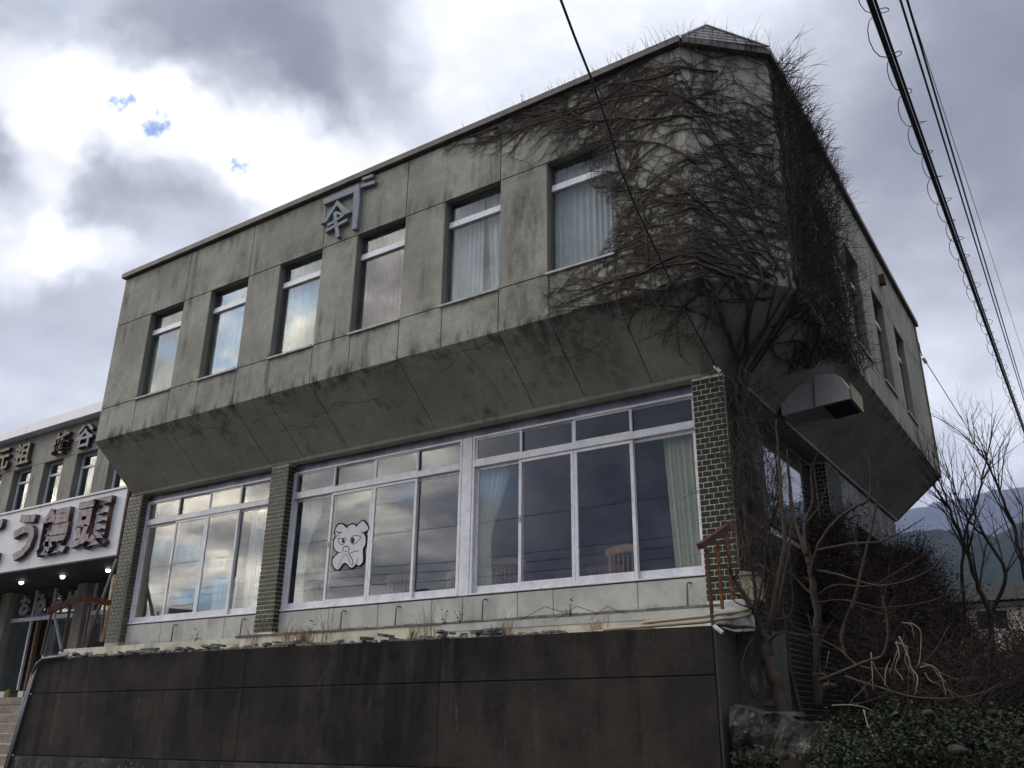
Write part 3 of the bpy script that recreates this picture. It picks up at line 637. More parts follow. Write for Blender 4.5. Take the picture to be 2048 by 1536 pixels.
# dull metal panels over the windows, plinth under them
for a, b in ((-15.055, -13.2), (-13.2, -11.465), (-11.045, -9.2), (-9.2, -7.5), (-7.5, -5.6), (-5.6, -3.835)):
    P('lintel_panel', (a + .004, b - .004, GY + .02, GY + .07, 3.972, 4.098), 'lintel')
px_ = [-15.055, -14.05, -12.35, -11.465]; px2 = [-11.045, -9.95, -8.95, -7.95, -7.4, -6.5, -5.95, -4.75, -3.835]
for L_ in (px_, px2):
    for a, b in zip(L_, L_[1:]): P('plinth_panel', (a + .004, b - .004, GY - .02, GY + .1, 1.22, 1.662), 'plinth', .004)
P('plinth_core', (-15.05, -3.84, GY + .0, GY + .09, 1.2, 1.66), 'joint')
for x in (-13.62, -11.85, -9.62, -8.55, -7.02, -4.08):
    d = MB(); y = GY - .045; d.tube([(x + .03, GY - .018, 1.60), (x + .012, y - .02, 1.605), (x - .005, y - .03, 1.58), (x - .01, y - .03, 1.25)], .012, 6)
    build('drain_pipe', d, 'pipe_grey', bld, smooth=True)
# side windows of the ground floor
def side_window():
    X = -3.60; zt, zb = 4.02, 2.44; f = MB()
    f.box(X - .1, X, 11.0, 14.3, zt - .04, zt); f.box(X - .1, X + .02, 11.0, 14.3, zb, zb + .04)
    for y in (11.0, 11.62, 12.25, 12.85, 13.48, 14.22): f.box(X - .1, X, y, y + .045, zb + .04, zt - .04)
    w = build('window', f, 'alu_dark', bld)
    for y in (11.0, 11.62, 12.25, 12.85, 13.48): build('pane', MB().box(X - .012, X - .006, y + .045, y + .62, zb + .04, zt - .04), 'glass', w)
side_window()
P('side_sill', (SX - .2, SX + .04, 11.0, 14.28, 2.421, 2.46), 'pale_concrete')
# cracks in the soffit
def crack(pts, w=.008):
    mb = MB(); rr = rnd; P3 = []
    for (a, b) in zip(pts, pts[1:]):
        for k in range(6):
            t = k / 6; P3.append((a[0] + (b[0] - a[0]) * t + rr.uniform(-.02, .02), a[1] + (b[1] - a[1]) * t + rr.uniform(-.015, .015)))
    P3.append(pts[-1])
    nrm = Vector((0, -.8, -.94)).normalized() * .002
    def on(x, t): return Vector((x, YF + (YS - YF) * t, Z0 + (ZS - Z0) * t)) + nrm
    for (a, b) in zip(P3, P3[1:]):
        u = Vector((b[0] - a[0], b[1] - a[1])); u.normalize() if u.length > 0 else None
        n = Vector((-u.y, u.x)) * w * .5
        mb.quad(on(a[0] - n.x, a[1] - n.y), on(b[0] - n.x, b[1] - n.y), on(b[0] + n.x, b[1] + n.y), on(a[0] + n.x, a[1] + n.y))
    build('crack', mb, 'joint', bld)
crack([(-15.3, .12), (-14.9, .18), (-14.5, .10), (-14.1, .2), (-13.9, .08)]); crack([(-13.3, .25), (-12.9, .28), (-12.4, .22), (-12.0, .3), (-11.7, .2)])
crack([(-12.9, 0), (-12.95, .2), (-12.7, .35)]); crack([(-11.5, .2), (-11.3, .35), (-10.9, .25), (-10.7, .3)]); crack([(-10.9, .55), (-10.5, .5), (-10.3, .6), (-10.1, .55), (-9.9, .38)])
crack([(-10.0, .45), (-9.7, .45), (-9.4, .32), (-9.1, .40), (-8.8, .42), (-8.55, .42)]); crack([(-9.6, 0), (-9.75, .25), (-9.65, .42)]); crack([(-9.1, .05), (-8.95, .25), (-8.9, .4)])
crack([(-8.6, .05), (-8.0, .02), (-7.7, .0)]); crack([(-7.3, .3), (-7.15, .26), (-7.0, .2)]); crack([(-7.2, .1), (-6.6, .13), (-6.2, .05)]); crack([(-5.6, .45), (-5.1, .5), (-4.6, .35)]); crack([(-4.3, .5), (-3.9, .45), (-3.6, .35)])
crack([(-6.8, .02), (-6.72, .3), (-6.6, .6), (-6.55, .95)]); crack([(-12.2, .5), (-12.1, .8), (-12.15, .99)], .005)

# emblem on the front
emb = thing('shop_emblem', 'blue grey raised family emblem with peeling paint high on the concrete front', 'emblem', (-9.4, 8.74, 7.4))
def em(px, py, Y=8.725): return onY(620 + px / 9.6, 340 + py / 9.6, Y)
def emb_part(name, pts): 
    q = [em(*p) for p in pts]; o = build(name, MB().prism(q, (0, .072, 0)), 'emblem', emb); bevel(o, .006)
emb_part('corner_bar', [(245, 560), (945, 265), (950, 600), (890, 1120), (795, 1150), (835, 430), (250, 670)])
emb_part('roof_stroke', [(515, 575), (640, 690), (800, 800), (655, 862), (515, 682), (400, 850), (310, 1000), (190, 1040), (330, 870)])
def stroke(name, pts, w):
    mb = MB(); P3 = [em(*p) for p in pts]
    for i, (a, b) in enumerate(zip(P3, P3[1:])):
        u = (b - a).normalized(); n = Vector((-u.z, 0, u.x)) * w / 2; a2 = a - u * w * .25; b2 = b + u * w * .25; dy = i * .002
        mb.prism([p + Vector((0, -dy, 0)) for p in (a2 - n, b2 - n, b2 + n, a2 + n)], (0, .07 + dy, 0))
    o = build(name, mb, 'emblem', emb)
stroke('stem_stroke', [(475, 820), (490, 1000), (530, 1270)], .07)
stroke('upper_stroke', [(340, 1050), (470, 985), (640, 860)], .052)
stroke('lower_stroke', [(300, 1170), (450, 1085), (560, 1035), (700, 960)], .055)
stroke('numeral_bar', [(1010, 170), (1190, 105)], .055); stroke('numeral_bar', [(985, 305), (1230, 225)], .06)
stroke('loop_stroke', [(500, 815), (640, 860)], .045)

# duct on the side soffit
duct = thing('ventilation_duct', 'pale elbow shaped ventilation duct with black mouth under the right overhang', 'duct', (-2.8, 11.9, 4.0))
Yd = 11.55; prof = [onY(*p, Yd) for p in ((1627, 752), (1650, 748), (1668, 748), (1684, 756), (1696, 774), (1702, 797), (1665, 806), (1630, 815))]
outer = build('elbow', MB().prism([(p.x, Yd, p.z) for p in prof], (0, .62, 0)), 'duct', duct); bevel(outer, .006)
pz = [prof[5], prof[7]]
build('mouth', MB().hexa([(pz[1].x + .12, Yd + .03, pz[1].z - .02), (pz[0].x - .03, Yd + .03, pz[0].z - .02), (pz[0].x - .03, Yd + .59, pz[0].z - .02), (pz[1].x + .12, Yd + .59, pz[1].z - .02),
      (pz[1].x + .12, Yd + .03, pz[1].z + .06), (pz[0].x - .03, Yd + .03, pz[0].z + .06), (pz[0].x - .03, Yd + .59, pz[0].z + .06), (pz[1].x + .12, Yd + .59, pz[1].z + .06)]), 'dark_hole', duct)
build('outer_flange', MB().box(pz[0].x + .004, pz[0].x + .02, Yd - .005, Yd + .63, pz[0].z - .02, pz[0].z + .22), 'duct_moss', duct)
x0 = prof[0].x
build('branch_duct', MB().hexa([(x0 - .5, Yd + .05, prof[7].z - .02), (x0, Yd + .05, prof[7].z + .02), (x0, Yd + .57, prof[7].z + .02), (x0 - .5, Yd + .57, prof[7].z - .02),
      (x0 - .5, Yd + .05, prof[7].z + .30), (x0, Yd + .05, prof[0].z - .03), (x0, Yd + .57, prof[0].z - .03), (x0 - .5, Yd + .57, prof[7].z + .30)]), 'duct', duct)
# small vent on the far wall and hooks
build('wall_vent', MB().box(XR_, XR_ + .10, 15.9, 16.05, 7.80, 7.98), 'rust_dark', bld)
# rain pipe and meter box on the side wall
rp_ = MB().tube([(SX + .07, 10.08, 4.0), (SX + .07, 10.08, 1.2)], .028, 8)
pipe = build('conduit', rp_, 'pipe_grey', None, smooth=True, label='thin grey vertical conduit on the tiled corner right of the front pillar', category='pipe')
mbx = thing('meter_box', 'small cream meter box on the tiled side wall at the foot of the grey conduit', 'meter box', (SX + .1, 10.35, 1.35))
c = onX(1508, 1178, SX + .12)
o = box('case', (SX + .02, SX + .2, c.y - .12, c.y + .12, c.z - .14, c.z + .14), 'box_cream', mbx, .01); build('lid', MB().hexa([(SX + .02, c.y - .14, c.z + .142), (SX + .23, c.y - .14, c.z + .142), (SX + .23, c.y + .14, c.z + .142), (SX + .02, c.y + .14, c.z + .142), (SX + .02, c.y - .14, c.z + .19), (SX + .2, c.y - .14, c.z + .16), (SX + .2, c.y + .14, c.z + .16), (SX + .02, c.y + .14, c.z + .19)]), 'box_cream', mbx)
build('hole', MB().box(SX + .05, SX + .17, c.y - .06, c.y + .06, c.z - .15, c.z - .1395), 'black', mbx)

# ------------------------------------------------------------------ curtains
def curtain(x0, x1, Y, z0, z1, mt, label, group, folds=10, amp=.016, tie=None, x0b=None, x1b=None):
    mb = MB(); nx = folds * 8; nz = 14; seed = rnd.uniform(0, 50)
    for j in range(nz + 1):
        t = j / nz; z = z1 + (z0 - z1) * t
        a, b = x0, x1
        if x0b is not None: a = x0 + (x0b - x0) * t; b = x1 + (x1b - x1) * t
        if tie:
            k = sstep(0, tie[0], t) * (1 - .12 * sstep(tie[0], 1, t)); s = tie[1]; cxx = a if s < 0 else b
            a += (cxx - a) * .62 * k; b += (cxx - b) * .62 * k
        for i in range(nx + 1):
            u = i / nx; ph = u * folds * 2 * math.pi + 1.3 * math.sin(u * 9 + seed) + .5 * t * math.sin(u * 5 + seed)
            mb.v.append((a + (b - a) * u, Y + amp * math.sin(ph) * (0.5 + .5 * abs(math.sin(u * 17 + seed))), z))
    for j in range(nz):
        for i in range(nx):
            q = j * (nx + 1) + i; mb.f.append((q, q + 1, q + nx + 2, q + nx + 1))
    return build('curtain', mb, mt, None, smooth=True, label=label, category='curtain', group=group)
GU = 'curtains in the upper front windows'; GG = 'curtains in the ground floor windows'
cu = YF + .215
def dc(k, mt, label, **kw):
    b = sorted(WR)[k]; return curtain(b - WW + .0 + kw.pop('l', 0), b - .0 - kw.pop('r', 0), cu, WZ0 + .01, WZ1 - .03, mt, label, GU, **kw)
dc(0, 'curtain_cream', 'pale curtain behind the leftmost upper window, its cream imitating cloud reflections', folds=14)  # cream of the three left curtains stands in for yellowish reflected cloud
dc(1, 'curtain_cream', 'pale pleated curtain in the second upper window from the left, its cream imitating reflected cloud', folds=13)
dc(2, 'curtain_cream', 'pleated curtain in the third upper window from the left, its cream imitating reflected cloud', folds=13)
dc(3, 'curtain_brown', 'brown pleated curtain in the upper window just right of the emblem', folds=12)
dc(4, 'curtain', 'white lace curtain parted by a narrow brown gap, fifth upper window', folds=8, r=.42)
b = sorted(WR)[4]; curtain(b - .40, b - .03, cu + .01, WZ0 + .01, WZ1 - .03, 'curtain', 'right hand half of the parted white lace curtain, fifth upper window', GU, folds=4, x0b=b - .26, x1b=b - .03)
curtain(b - .66, b - .2, cu + .05, WZ0 + .01, WZ1 - .03, 'curtain_brown', 'brown drape showing through the gap of the parted white lace curtain', GU, folds=4)
dc(5, 'curtain', 'white lace curtain in the upper window half covered by bare vine', folds=11)
gc = GY + .16
curtain(-7.26, -6.78, gc, 1.72, 3.5, 'curtain_cream', 'cream curtain tied back at mid height right of the thick window post', GG, folds=6, tie=(.62, -1), amp=.03)
curtain(-4.38, -3.93, gc, 1.72, 3.5, 'curtain_cream', 'long cream curtain hanging beside the green tiled corner pillar', GG, folds=6, amp=.03, x0b=-4.30, x1b=-3.90)
curtain(-10.95, -10.45, gc, 1.72, 3.5, 'curtain', 'thin white curtain left of the dog drawing', GG, folds=6, tie=(.6, -1))
curtain(-12.2, -11.75, gc, 1.72, 3.5, 'curtain', 'thin white curtain left of the middle tiled pillar', GG, folds=5)
curtain(-13.25, -12.6, gc + .2, 1.3, 2.4, 'curtain', 'low white cloth folded behind the left window pair', GG, folds=5)

# ------------------------------------------------------------------ furniture seen through the glass
def chair(x, y, rz, label, first=None):
    t = thing('wooden_chair', label, 'chair', (x, y, 1.2), 'wooden chairs in the dark dining room'); t.rotation_euler = (0, 0, 0)
    ca, sa = math.cos(rz), math.sin(rz)
    def tr(mb):
        for i, v in enumerate(mb.v): mb.v[i] = (x + v[0] * ca - v[1] * sa, y + v[0] * sa + v[1] * ca, 1.2 + v[2])
        return mb
    build('seat', tr(MB().box(-.22, .22, -.22, .2, .42, .46)), 'wood', t)
    for sx_ in (-.2, .2):
        build('leg', tr(MB().box(sx_ - .02, sx_ + .02, -.21, -.17, 0, .42)), 'wood', t)
        build('leg', tr(MB().box(sx_ - .02, sx_ + .02, .2, .245, 0, .93)), 'wood', t)
    tp = MB(); N_ = 8
    arch = [(-.26 + .52 * i / N_, .22, .99 + .035 * math.sin(math.pi * i / N_)) for i in range(N_ + 1)] + [(.26 - .52 * i / N_, .22, .89 + .035 * math.sin(math.pi * i / N_)) for i in range(N_ + 1)]
    build('top_rail', tr(tp.prism(arch, (0, .03, 0))), 'wood', t)
    for k in range(5): build('back_spindle', tr(MB().box(-.14 + .07 * k - .008, -.14 + .07 * k + .008, .222, .238, .465, .90)), 'wood', t)
chair(-9.15, 10.75, math.pi + .2, 'wooden chair behind the third pane, right of the dog drawing')
chair(-8.1, 10.95, math.pi - .3, 'wooden chair left of the thick window post')
chair(-6.95, 10.55, math.pi + .1, 'wooden chair behind the tied back cream curtain')
chair(-5.1, 10.5, math.pi - .1, 'wooden chair behind the rightmost sliding panes')
chair(-6.1, 11.6, math.pi + .5, 'wooden chair set deeper in the room, centre of the right window')
chair(-4.4, 11.2, math.pi + .3, 'wooden chair near the long cream curtain')
def table(x, y, label):
    t = thing('dining_table', label, 'table', (x, y, 1.2), 'dining tables in the dark dining room')
    build('table_top', MB().box(x - .6, x + .6, y - .4, y + .4, 1.88, 1.92), 'wood', t)
    for a in (-.5, .5):
        for c_ in (-.3, .3): build('leg', MB().box(x + a - .03, x + a + .03, y + c_ - .03, y + c_ + .03, 1.2, 1.88), 'wood', t)
table(-8.6, 11.9, 'dining table behind the chairs left of the window post'); table(-5.6, 12.3, 'dining table at the back of the right window')

# ------------------------------------------------------------------ dog drawing
dog = thing('dog_face_sticker', 'white dog face with black outlines stuck on a pane right of the middle pillar', 'sticker', tuple(onY(700, 1140, GY + .006)))
def dg(p, Y): return onY(640 + p[0] / 5.689, 1020 + p[1] / 5.689, Y)
def smooth_closed(pts, n=4, closed=True):
    out = []; m_ = len(pts)
    for i in range(m_ if closed else m_ - 1):
        p0, p1, p2, p3 = (pts[(i - 1) % m_], pts[i], pts[(i + 1) % m_], pts[(i + 2) % m_]) if closed else (pts[max(i - 1, 0)], pts[i], pts[i + 1], pts[min(i + 2, m_ - 1)])
        for k in range(n):
            t = k / n
            out.append(tuple(.5 * ((2 * p1[c]) + (-p0[c] + p2[c]) * t + (2 * p0[c] - 5 * p1[c] + 4 * p2[c] - p3[c]) * t * t + (-p0[c] + 3 * p1[c] - 3 * p2[c] + p3[c]) * t ** 3) for c in (0, 1)))
    if not closed: out.append(pts[-1])
    return out
DO = [(165, 240), (180, 200), (205, 165), (240, 152), (270, 165), (300, 188), (345, 162), (385, 155), (415, 172), (450, 140), (490, 115), (515, 140), (557, 205), (530, 245), (503, 258), (520, 300), (524, 370), (512, 410), (492, 450), (495, 530), (490, 590), (465, 625), (435, 640), (410, 625), (385, 650), (360, 665), (330, 650), (305, 620), (280, 608), (255, 625), (235, 655), (205, 685), (170, 670), (145, 640), (134, 590), (145, 550), (180, 510), (203, 485), (165, 455), (151, 400), (155, 340), (172, 290), (163, 262)]
DS = smooth_closed(DO, 3); y0 = GY + .0065
build('face', MB().prism([dg(p, y0) for p in DS], (0, .002, 0)), 'paper', dog)
ink = MB()
def inkline(pts, w, closed=False, sm=True):
    pts = smooth_closed(pts, 4, closed) if sm else pts
    if closed: pts = pts + [pts[0]]
    q = [dg(p, y0 - .0015) for p in pts]; n = len(q); w = w * .0066 / 2
    for i in range(n - 1):
        u = (q[i + 1] - q[i]).normalized(); nn = Vector((-u.z, 0, u.x)) * w; e_ = u * w * .5
        ink.prism([q[i] - nn - e_, q[i + 1] - nn + e_, q[i + 1] + nn + e_, q[i] + nn - e_], (0, .001, 0))
inkline(DO, 3.4, True)
inkline([(300, 190), (312, 205)], 3, sm=False); inkline([(163, 262), (190, 246), (222, 256), (250, 252)], 2.2); inkline([(228, 262), (195, 290), (165, 330)], 1.8); inkline([(410, 192), (430, 165)], 2.2); inkline([(468, 250), (490, 260), (505, 262)], 2)
inkline([(205, 322), (240, 326), (291, 320), (284, 355), (270, 388), (243, 398), (218, 372)], 1.6, True); inkline([(340, 348), (368, 305), (398, 288), (430, 292), (467, 312), (432, 348), (402, 384), (370, 382)], 1.6, True)
for (cx_, cy_, rx, ry) in ((263, 352, 14, 28), (372, 345, 20, 34), (292, 473, 12, 7)):
    ink.prism([dg((cx_ + rx * math.cos(a * .524), cy_ + ry * math.sin(a * .524)), y0 - .0018) for a in range(12)], (0, .001, 0))
inkline([(260, 470), (262, 435), (285, 414), (315, 416), (332, 440), (325, 478), (340, 520), (366, 560), (374, 610), (360, 635)], 2.2)
inkline([(205, 655), (235, 590), (255, 545), (275, 518), (300, 508), (322, 545), (340, 595), (350, 630)], 1.2); inkline([(203, 483), (225, 482), (245, 480)], 1.6); inkline([(345, 495), (380, 475), (438, 463)], 1.8)
inkline([(432, 548), (415, 600), (398, 628)], 1.6)
for (a, b) in ((255, 500), (243, 525), (230, 552), (222, 578), (212, 608), (197, 612), (212, 568), (335, 575), (340, 600), (270, 495)):
    ink.prism([dg((a + 3 * math.cos(k * 1.05), b + 3 * math.sin(k * 1.05)), y0 - .0018) for k in range(6)], (0, .001, 0))
build('outline', ink, 'ink', dog)

# ------------------------------------------------------------------ terrace, slates, retaining wall
ter = box('terrace', (-15.9, -3.35, 9.2, GY + .02, .2, 1.225), 'cream', kind='structure')
led = box('terrace_ledge', (-15.6, -3.3, 8.62, 9.2, .2, .965), 'cream', kind='structure')
sv = []
for k in range(5):
    mb = MB(); n = 6; pts = []
    for i in range(n):
        a = i / n * 2 * math.pi + rnd.uniform(-.3, .3); r = rnd.uniform(.6, 1); pts.append((math.cos(a) * r * .15, math.sin(a) * r * .1, 0))
    mb.prism(pts[::-1], (0, 0, .022)); me = bpy.data.meshes.new('slate_piece'); me.from_pydata(mb.v, [], mb.f); me.materials.append(M['slate']); sv.append(me)
for k in range(210):
    x = rnd.uniform(-15.0, -5.6); y = rnd.uniform(8.42, 9.05); lay = rnd.choice((0, 0, 1, 2)); z = .965 + lay * .024 + rnd.uniform(0, .02)
    if k > 150: x = rnd.uniform(-15.0, -11.5)
    o = put('slate_piece', rnd.choice(sv), led, (x, y, z)); o.rotation_euler = (rnd.uniform(-.16, .16), rnd.uniform(-.16, .16), rnd.uniform(0, 6.3)); s = rnd.uniform(.35, .95); o.scale = (s, s, rnd.uniform(.8, 1.8))
crm = MB()
for _ in range(1500):
    x = rnd.uniform(-15.2, -5.0); y = rnd.uniform(8.41, 9.15); r = rnd.uniform(.008, .03); z = .967
    crm.hexa([(x - r, y - r, z), (x + r, y - r * .6, z), (x + r * .7, y + r, z), (x - r * .8, y + r * .7, z), (x - r * .6, y - r * .7, z + r), (x + r * .7, y - r * .4, z + r * .8), (x + r * .5, y + r * .6, z + r), (x - r * .5, y + r * .5, z + r * .7)])
build('rubble', crm, 'slate', led, kind='stuff')
cap = MB()
for k in range(26):
    x = -11.2 + k * .3; cap.box(x, x + .29, 9.185, 9.26, 1.226, 1.245 + rnd.uniform(0, .012))
build('slab_crust', cap, 'slate', ter)
build('grey_patch', MB().box(-7.2, -3.36, 9.192, 9.199, 1.13, 1.224), 'plinth', ter)
# retaining wall
rw = thing('retaining_wall', 'tall black stained concrete retaining wall with horizontal joints below the terrace', 'wall', (-9, 8.6, -1.75))
def wl(z): return -15.13 - .18 * (.97 - z)
def wtop(x): return .985 + (x + 15.13) * (.94 - .985) / 11.86
jx = [None, -9.95, -6.6, -3.26]
def wall_course(z0f, z1f, mt):
    for i in range(len(jx) - 1):
        a0 = wl(z0f(-15)) if i == 0 else jx[i]; a1 = wl(z1f(-15)) if i == 0 else jx[i]; b = jx[i + 1]
        gg = .003
        o = build('wall_panel', MB().hexa([(a0 + gg, 8.40, z0f(a0) + .009), (b - gg, 8.40, z0f(b) + .009), (b - gg, 8.60, z0f(b) + .009), (a0 + gg, 8.60, z0f(a0) + .009),
              (a1 + gg, 8.40, z1f(a1) - .009), (b - gg, 8.40, z1f(b) - .009), (b - gg, 8.60, z1f(b) - .009), (a1 + gg, 8.60, z1f(a1) - .009)]), mt, rw)
        bevel(o, .003)
zj1 = lambda x: .435 + (x + 15) * .0038; zj2 = lambda x: -.50 + (x + 15) * .008
wall_course(zj1, lambda x: wtop(x) + .009, 'darkwall'); wall_course(zj2, zj1, 'darkwall'); wall_course(lambda x: -1.8, zj2, 'darkwall_base')
build('wall_core', MB().hexa([(-15.6, 8.425, -1.8), (-3.27, 8.425, -1.8), (-3.27, 8.70, -1.8), (-15.6, 8.70, -1.8), (-15.1, 8.425, .93), (-3.27, 8.425, .93), (-3.27, 8.70, .93), (-15.1, 8.70, .93)]), 'joint', rw)
build('return_face', MB().box(-3.258, -3.235, 8.42, 9.35, -1.8, .93), 'green_concrete', rw)
build('stub_pier', MB().box(-3.233, -2.86, 8.98, 9.4, -1.8, .93), 'green_concrete', rw)
build('stub_patch', MB().box(-2.99, -2.83, 8.965, 8.978, .22, .82).box(-3.12, -3.05, 8.97, 8.978, .3, .88), 'pale_concrete', rw)
build('stub_ledge', MB().box(-3.05, -2.62, 8.7, 9.0, .12, .16), 'pale_concrete', rw)
# rough concrete footing, lumpy
fb = MB(); nx, nz = 40, 44
for j in range(nz + 1):
    for i in range(nx + 1):
        x = -3.16 + (1.05) * i / nx; z = -1.7 + (1.9 - .35 * (i / nx) ** 2 + .10 * mn.noise(Vector((x * 4, 3, 0))) + .04 * mn.noise(Vector((x * 14, 3, 0)))) * min(1, j / (nz - 1))
        y = 8.42 + .06 * mn.noise(Vector((x * 2.5, 0, z * 2.5))) + .045 * mn.noise(Vector((x * 9, 0, z * 9))) + .018 * mn.noise(Vector((x * 27, 5, z * 27))) + (.5 if j == nz else .05 * sstep(nz - 6, nz - 1, j))
        fb.v.append((x, y, z))
for j in range(nz):
    for i in range(nx):
        a = j * (nx + 1) + i; fb.f.append((a, a + 1, a + nx + 2, a + nx + 1))
build('rough_footing', fb, 'footing', rw, smooth=False)
# efflorescence streaks and pipe at the left end
for (x, z0, z1) in ((-12.2, -.35, .35), (-8.45, .42, .68), (-6.35, -.05, .35)):
    mb = MB(); px0 = x
    for k in range(8):
        za = z1 + (z0 - z1) * k / 8; zb_ = z1 + (z0 - z1) * (k + 1) / 8; xn = px0 + rnd.uniform(-.03, .02); w = .002 + rnd.uniform(0, .005)
        mb.quad((px0 - w, 8.3975, za), (xn - w, 8.3975, zb_), (xn + w, 8.3975, zb_), (px0 + w, 8.3975, za)); px0 = xn
    build('lime_streak', mb, 'pale_concrete', rw)
dp = MB(); dp.tube([(-14.3, 8.36, 1.0), (-14.95, 8.36, .985), (-15.1, 8.36, .90), (-15.17, 8.36, .72)], .022, 6)
for dx in (0, .06): dp.tube([(-15.17 + dx, 8.36, .75), (-15.62 + dx, 8.36, -1.7)], .022, 6)
build('drain_pipe', dp, 'pipe_grey', None, smooth=True, label='pair of thin grey pipes running down the left end of the dark retaining wall', category='pipe')
# cream pipes on the wall top at the right end
cpz = thing('hose_pipe', 'pair of cream pipes bending round the right end of the terrace edge', 'pipe', (-4, 8.44, .96))
for dz in (0, .05):
    build('pipe', MB().tube([(-4.5 + dz * 9, 8.50, .97 + dz * .6), (-4.0, 8.47, .975 + dz * .8), (-3.35, 8.43, .985 + dz), (-3.17, 8.42, 1.0 + dz), (-3.05, 8.6, 1.03 + dz), (-2.98, 8.85, 1.10 + dz)], .020, 8), 'pipe_cream', cpz, smooth=True)
build('pipe_end', MB().tube([(-3.22, 8.36, .93), (-3.13, 8.34, .86)], .022, 6), 'white_post', cpz)
# rusty railings
rr_ = thing('rusty_railing', 'short rusty iron railing with sloping top rail in front of the right corner pillar', 'railing', (-3.25, 8.5, .95))
def Y_(x, y, Y): return onY(x, y, Y)
def beam(name, a, b, w, h, mt, parent):
    a, b = Vector(a), Vector(b); u = (b - a).normalized(); s = u.cross(Vector((0, 0, 1))).normalized() * w / 2; t = s.cross(u).normalized() * h / 2
    return build(name, MB().hexa([a - s - t, a + s - t, a + s + t, a - s + t, b - s - t, b + s - t, b + s + t, b - s + t]), mt, parent)
a = Y_(1400, 1093, 8.35); b = Y_(1455, 1054, 8.75); c2 = Y_(1466, 1056, 9.0)
beam('top_rail', a, b, .075, .06, 'rust_dark', rr_); beam('top_rail', b + Vector((0, -.02, 0)), c2, .075, .06, 'rust', rr_)
beam('post', Y_(1413, 1100, 8.42), Y_(1426, 1250, 8.42), .03, .03, 'rust_dark', rr_); beam('post', Y_(1434, 1083, 8.6), Y_(1446, 1228, 8.6), .028, .028, 'rust', rr_); beam('post', Y_(1453, 1064, 8.78), Y_(1466, 1200, 8.78), .028, .028, 'rust', rr_)
blk = box('footing_block', (-3.30, -3.12, 8.50, 8.72, .955, 1.10), 'white_post', rr_, .01); box('footing_block', (-3.27, -3.02, 8.74, 8.98, .955, 1.22), 'white_post', rr_, .01)
rl = thing('rusty_railing', 'bent rusty iron railing with orange brown top rail at the left end of the terrace', 'railing', (-14.6, 8.5, .97))
a = Y_(98, 1222, 8.3); b = Y_(163, 1196, 8.55); c2 = Y_(218, 1206, 9.3)
beam('top_rail', a, b, .09, .09, 'rust_dark', rl); beam('top_rail', b, c2, .09, .09, 'rust', rl)
for (p0, p1, Y, mt) in (((141, 1210), (124, 1303), 8.5, 'rust_dark'), ((180, 1212), (166, 1290), 9.0, 'rust_dark'), ((210, 1210), (200, 1282), 9.4, 'rust_dark'), ((103, 1225), (83, 1310), 8.32, 'rust_dark'), ((105, 1212), (123, 1300), 8.4, 'pipe_grey')):
    beam('post', Y_(*p0, Y), Y_(*p1, Y), .032, .032, mt, rl)
box('footing_block', (-14.76, -14.5, 8.5, 8.66, .96, 1.10), 'white_post', rl, .01); box('footing_block', (-14.49, -14.0, 8.52, 8.66, .96, 1.08), 'plinth', rl, .01)
for (p0, p1, mt, lab) in (((234, 1118), (168, 1292), 'alu_dark', 'grey pole leaning against the left tiled pillar under the signboard'), ((228, 1150), (203, 1282), 'bamboo', 'yellowish bamboo pole leaning beside the left tiled pillar')):
    build('leaning_pole', MB().tube([Y_(*p0, 9.62), Y_(p0[0] * .5 + p1[0] * .5 + 2, p0[1] * .5 + p1[1] * .5, 9.5), Y_(*p1, 9.4)], .032, 8), mt, None, smooth=True, label=lab, category='pole')

# ------------------------------------------------------------------ neighbouring shop on the left
nb = thing('souvenir_shop', 'grey concrete shop on the left with white roof edge, white signboard and raised Japanese letters', 'building', (-27, 15, .5))
NY = 13.65
def NP(name, b, mt, bev=0, **k): return box(name, b, mt, nb, bev, **k)
ncore = MB(); ncore.box(-45, -16.0, NY + .02, NY + .3, 7.44, 8.46); ncore.box(-45, -16, NY + .02, NY + .3, 3.6, 5.6)
nws = [-22.95 - 1.75 * k for k in range(12)]
prev = -16.0
for w in nws: ncore.box(w + 1.05, prev, NY + .02, NY + .3, 5.6, 7.44); prev = w
ncore.box(-45, prev, NY + .02, NY + .3, 5.6, 7.44); build('upper_wall', ncore, 'reveal', nb)
prev = -16.0
for k, w in enumerate(nws[:8]):
    NP('facade_panel', (w + 1.05 + .006, prev - .006, NY, NY + .0195, 5.6, 7.44 - .006), 'neighbour', .003)
    NP('facade_panel', (w + 1.05 - 1.05 + .006, (prev if k else -16) - .006, NY, NY + .0195, 7.446, 8.46), 'neighbour', .003)
    f = MB(); f.box(w, w + .05, NY + .2, NY + .26, 5.6, 7.44); f.box(w + 1.0, w + 1.05, NY + .2, NY + .26, 5.6, 7.44); f.box(w + .05, w + 1.0, NY + .2, NY + .26, 7.39, 7.44); f.box(w + .05, w + 1.0, NY + .19, NY + .26, 7.02, 7.08)
    wd = build('window', f, 'white_metal', nb)
    build('pane', MB().box(w + .05, w + 1.0, NY + .22, NY + .226, 5.6, 7.02), 'glass', wd); build('pane', MB().box(w + .05, w + 1.0, NY + .22, NY + .226, 7.08, 7.39), 'glass', wd)
    prev = w
NP('upper_room', (-45, -16, NY + 1.4, NY + 1.45, 3.6, 8.4), 'room')
NP('roof_edge', (-46, -15.9, NY - .28, NY + .1, 8.47, 8.80), 'white_metal', .01); NP('roof_slab', (-46, -15.9, NY + .1, 22, 8.45, 8.75), 'coping')
NP('side_wall', (-16.2, -16.0, NY + .31, 22, .5, 8.44), 'neighbour')
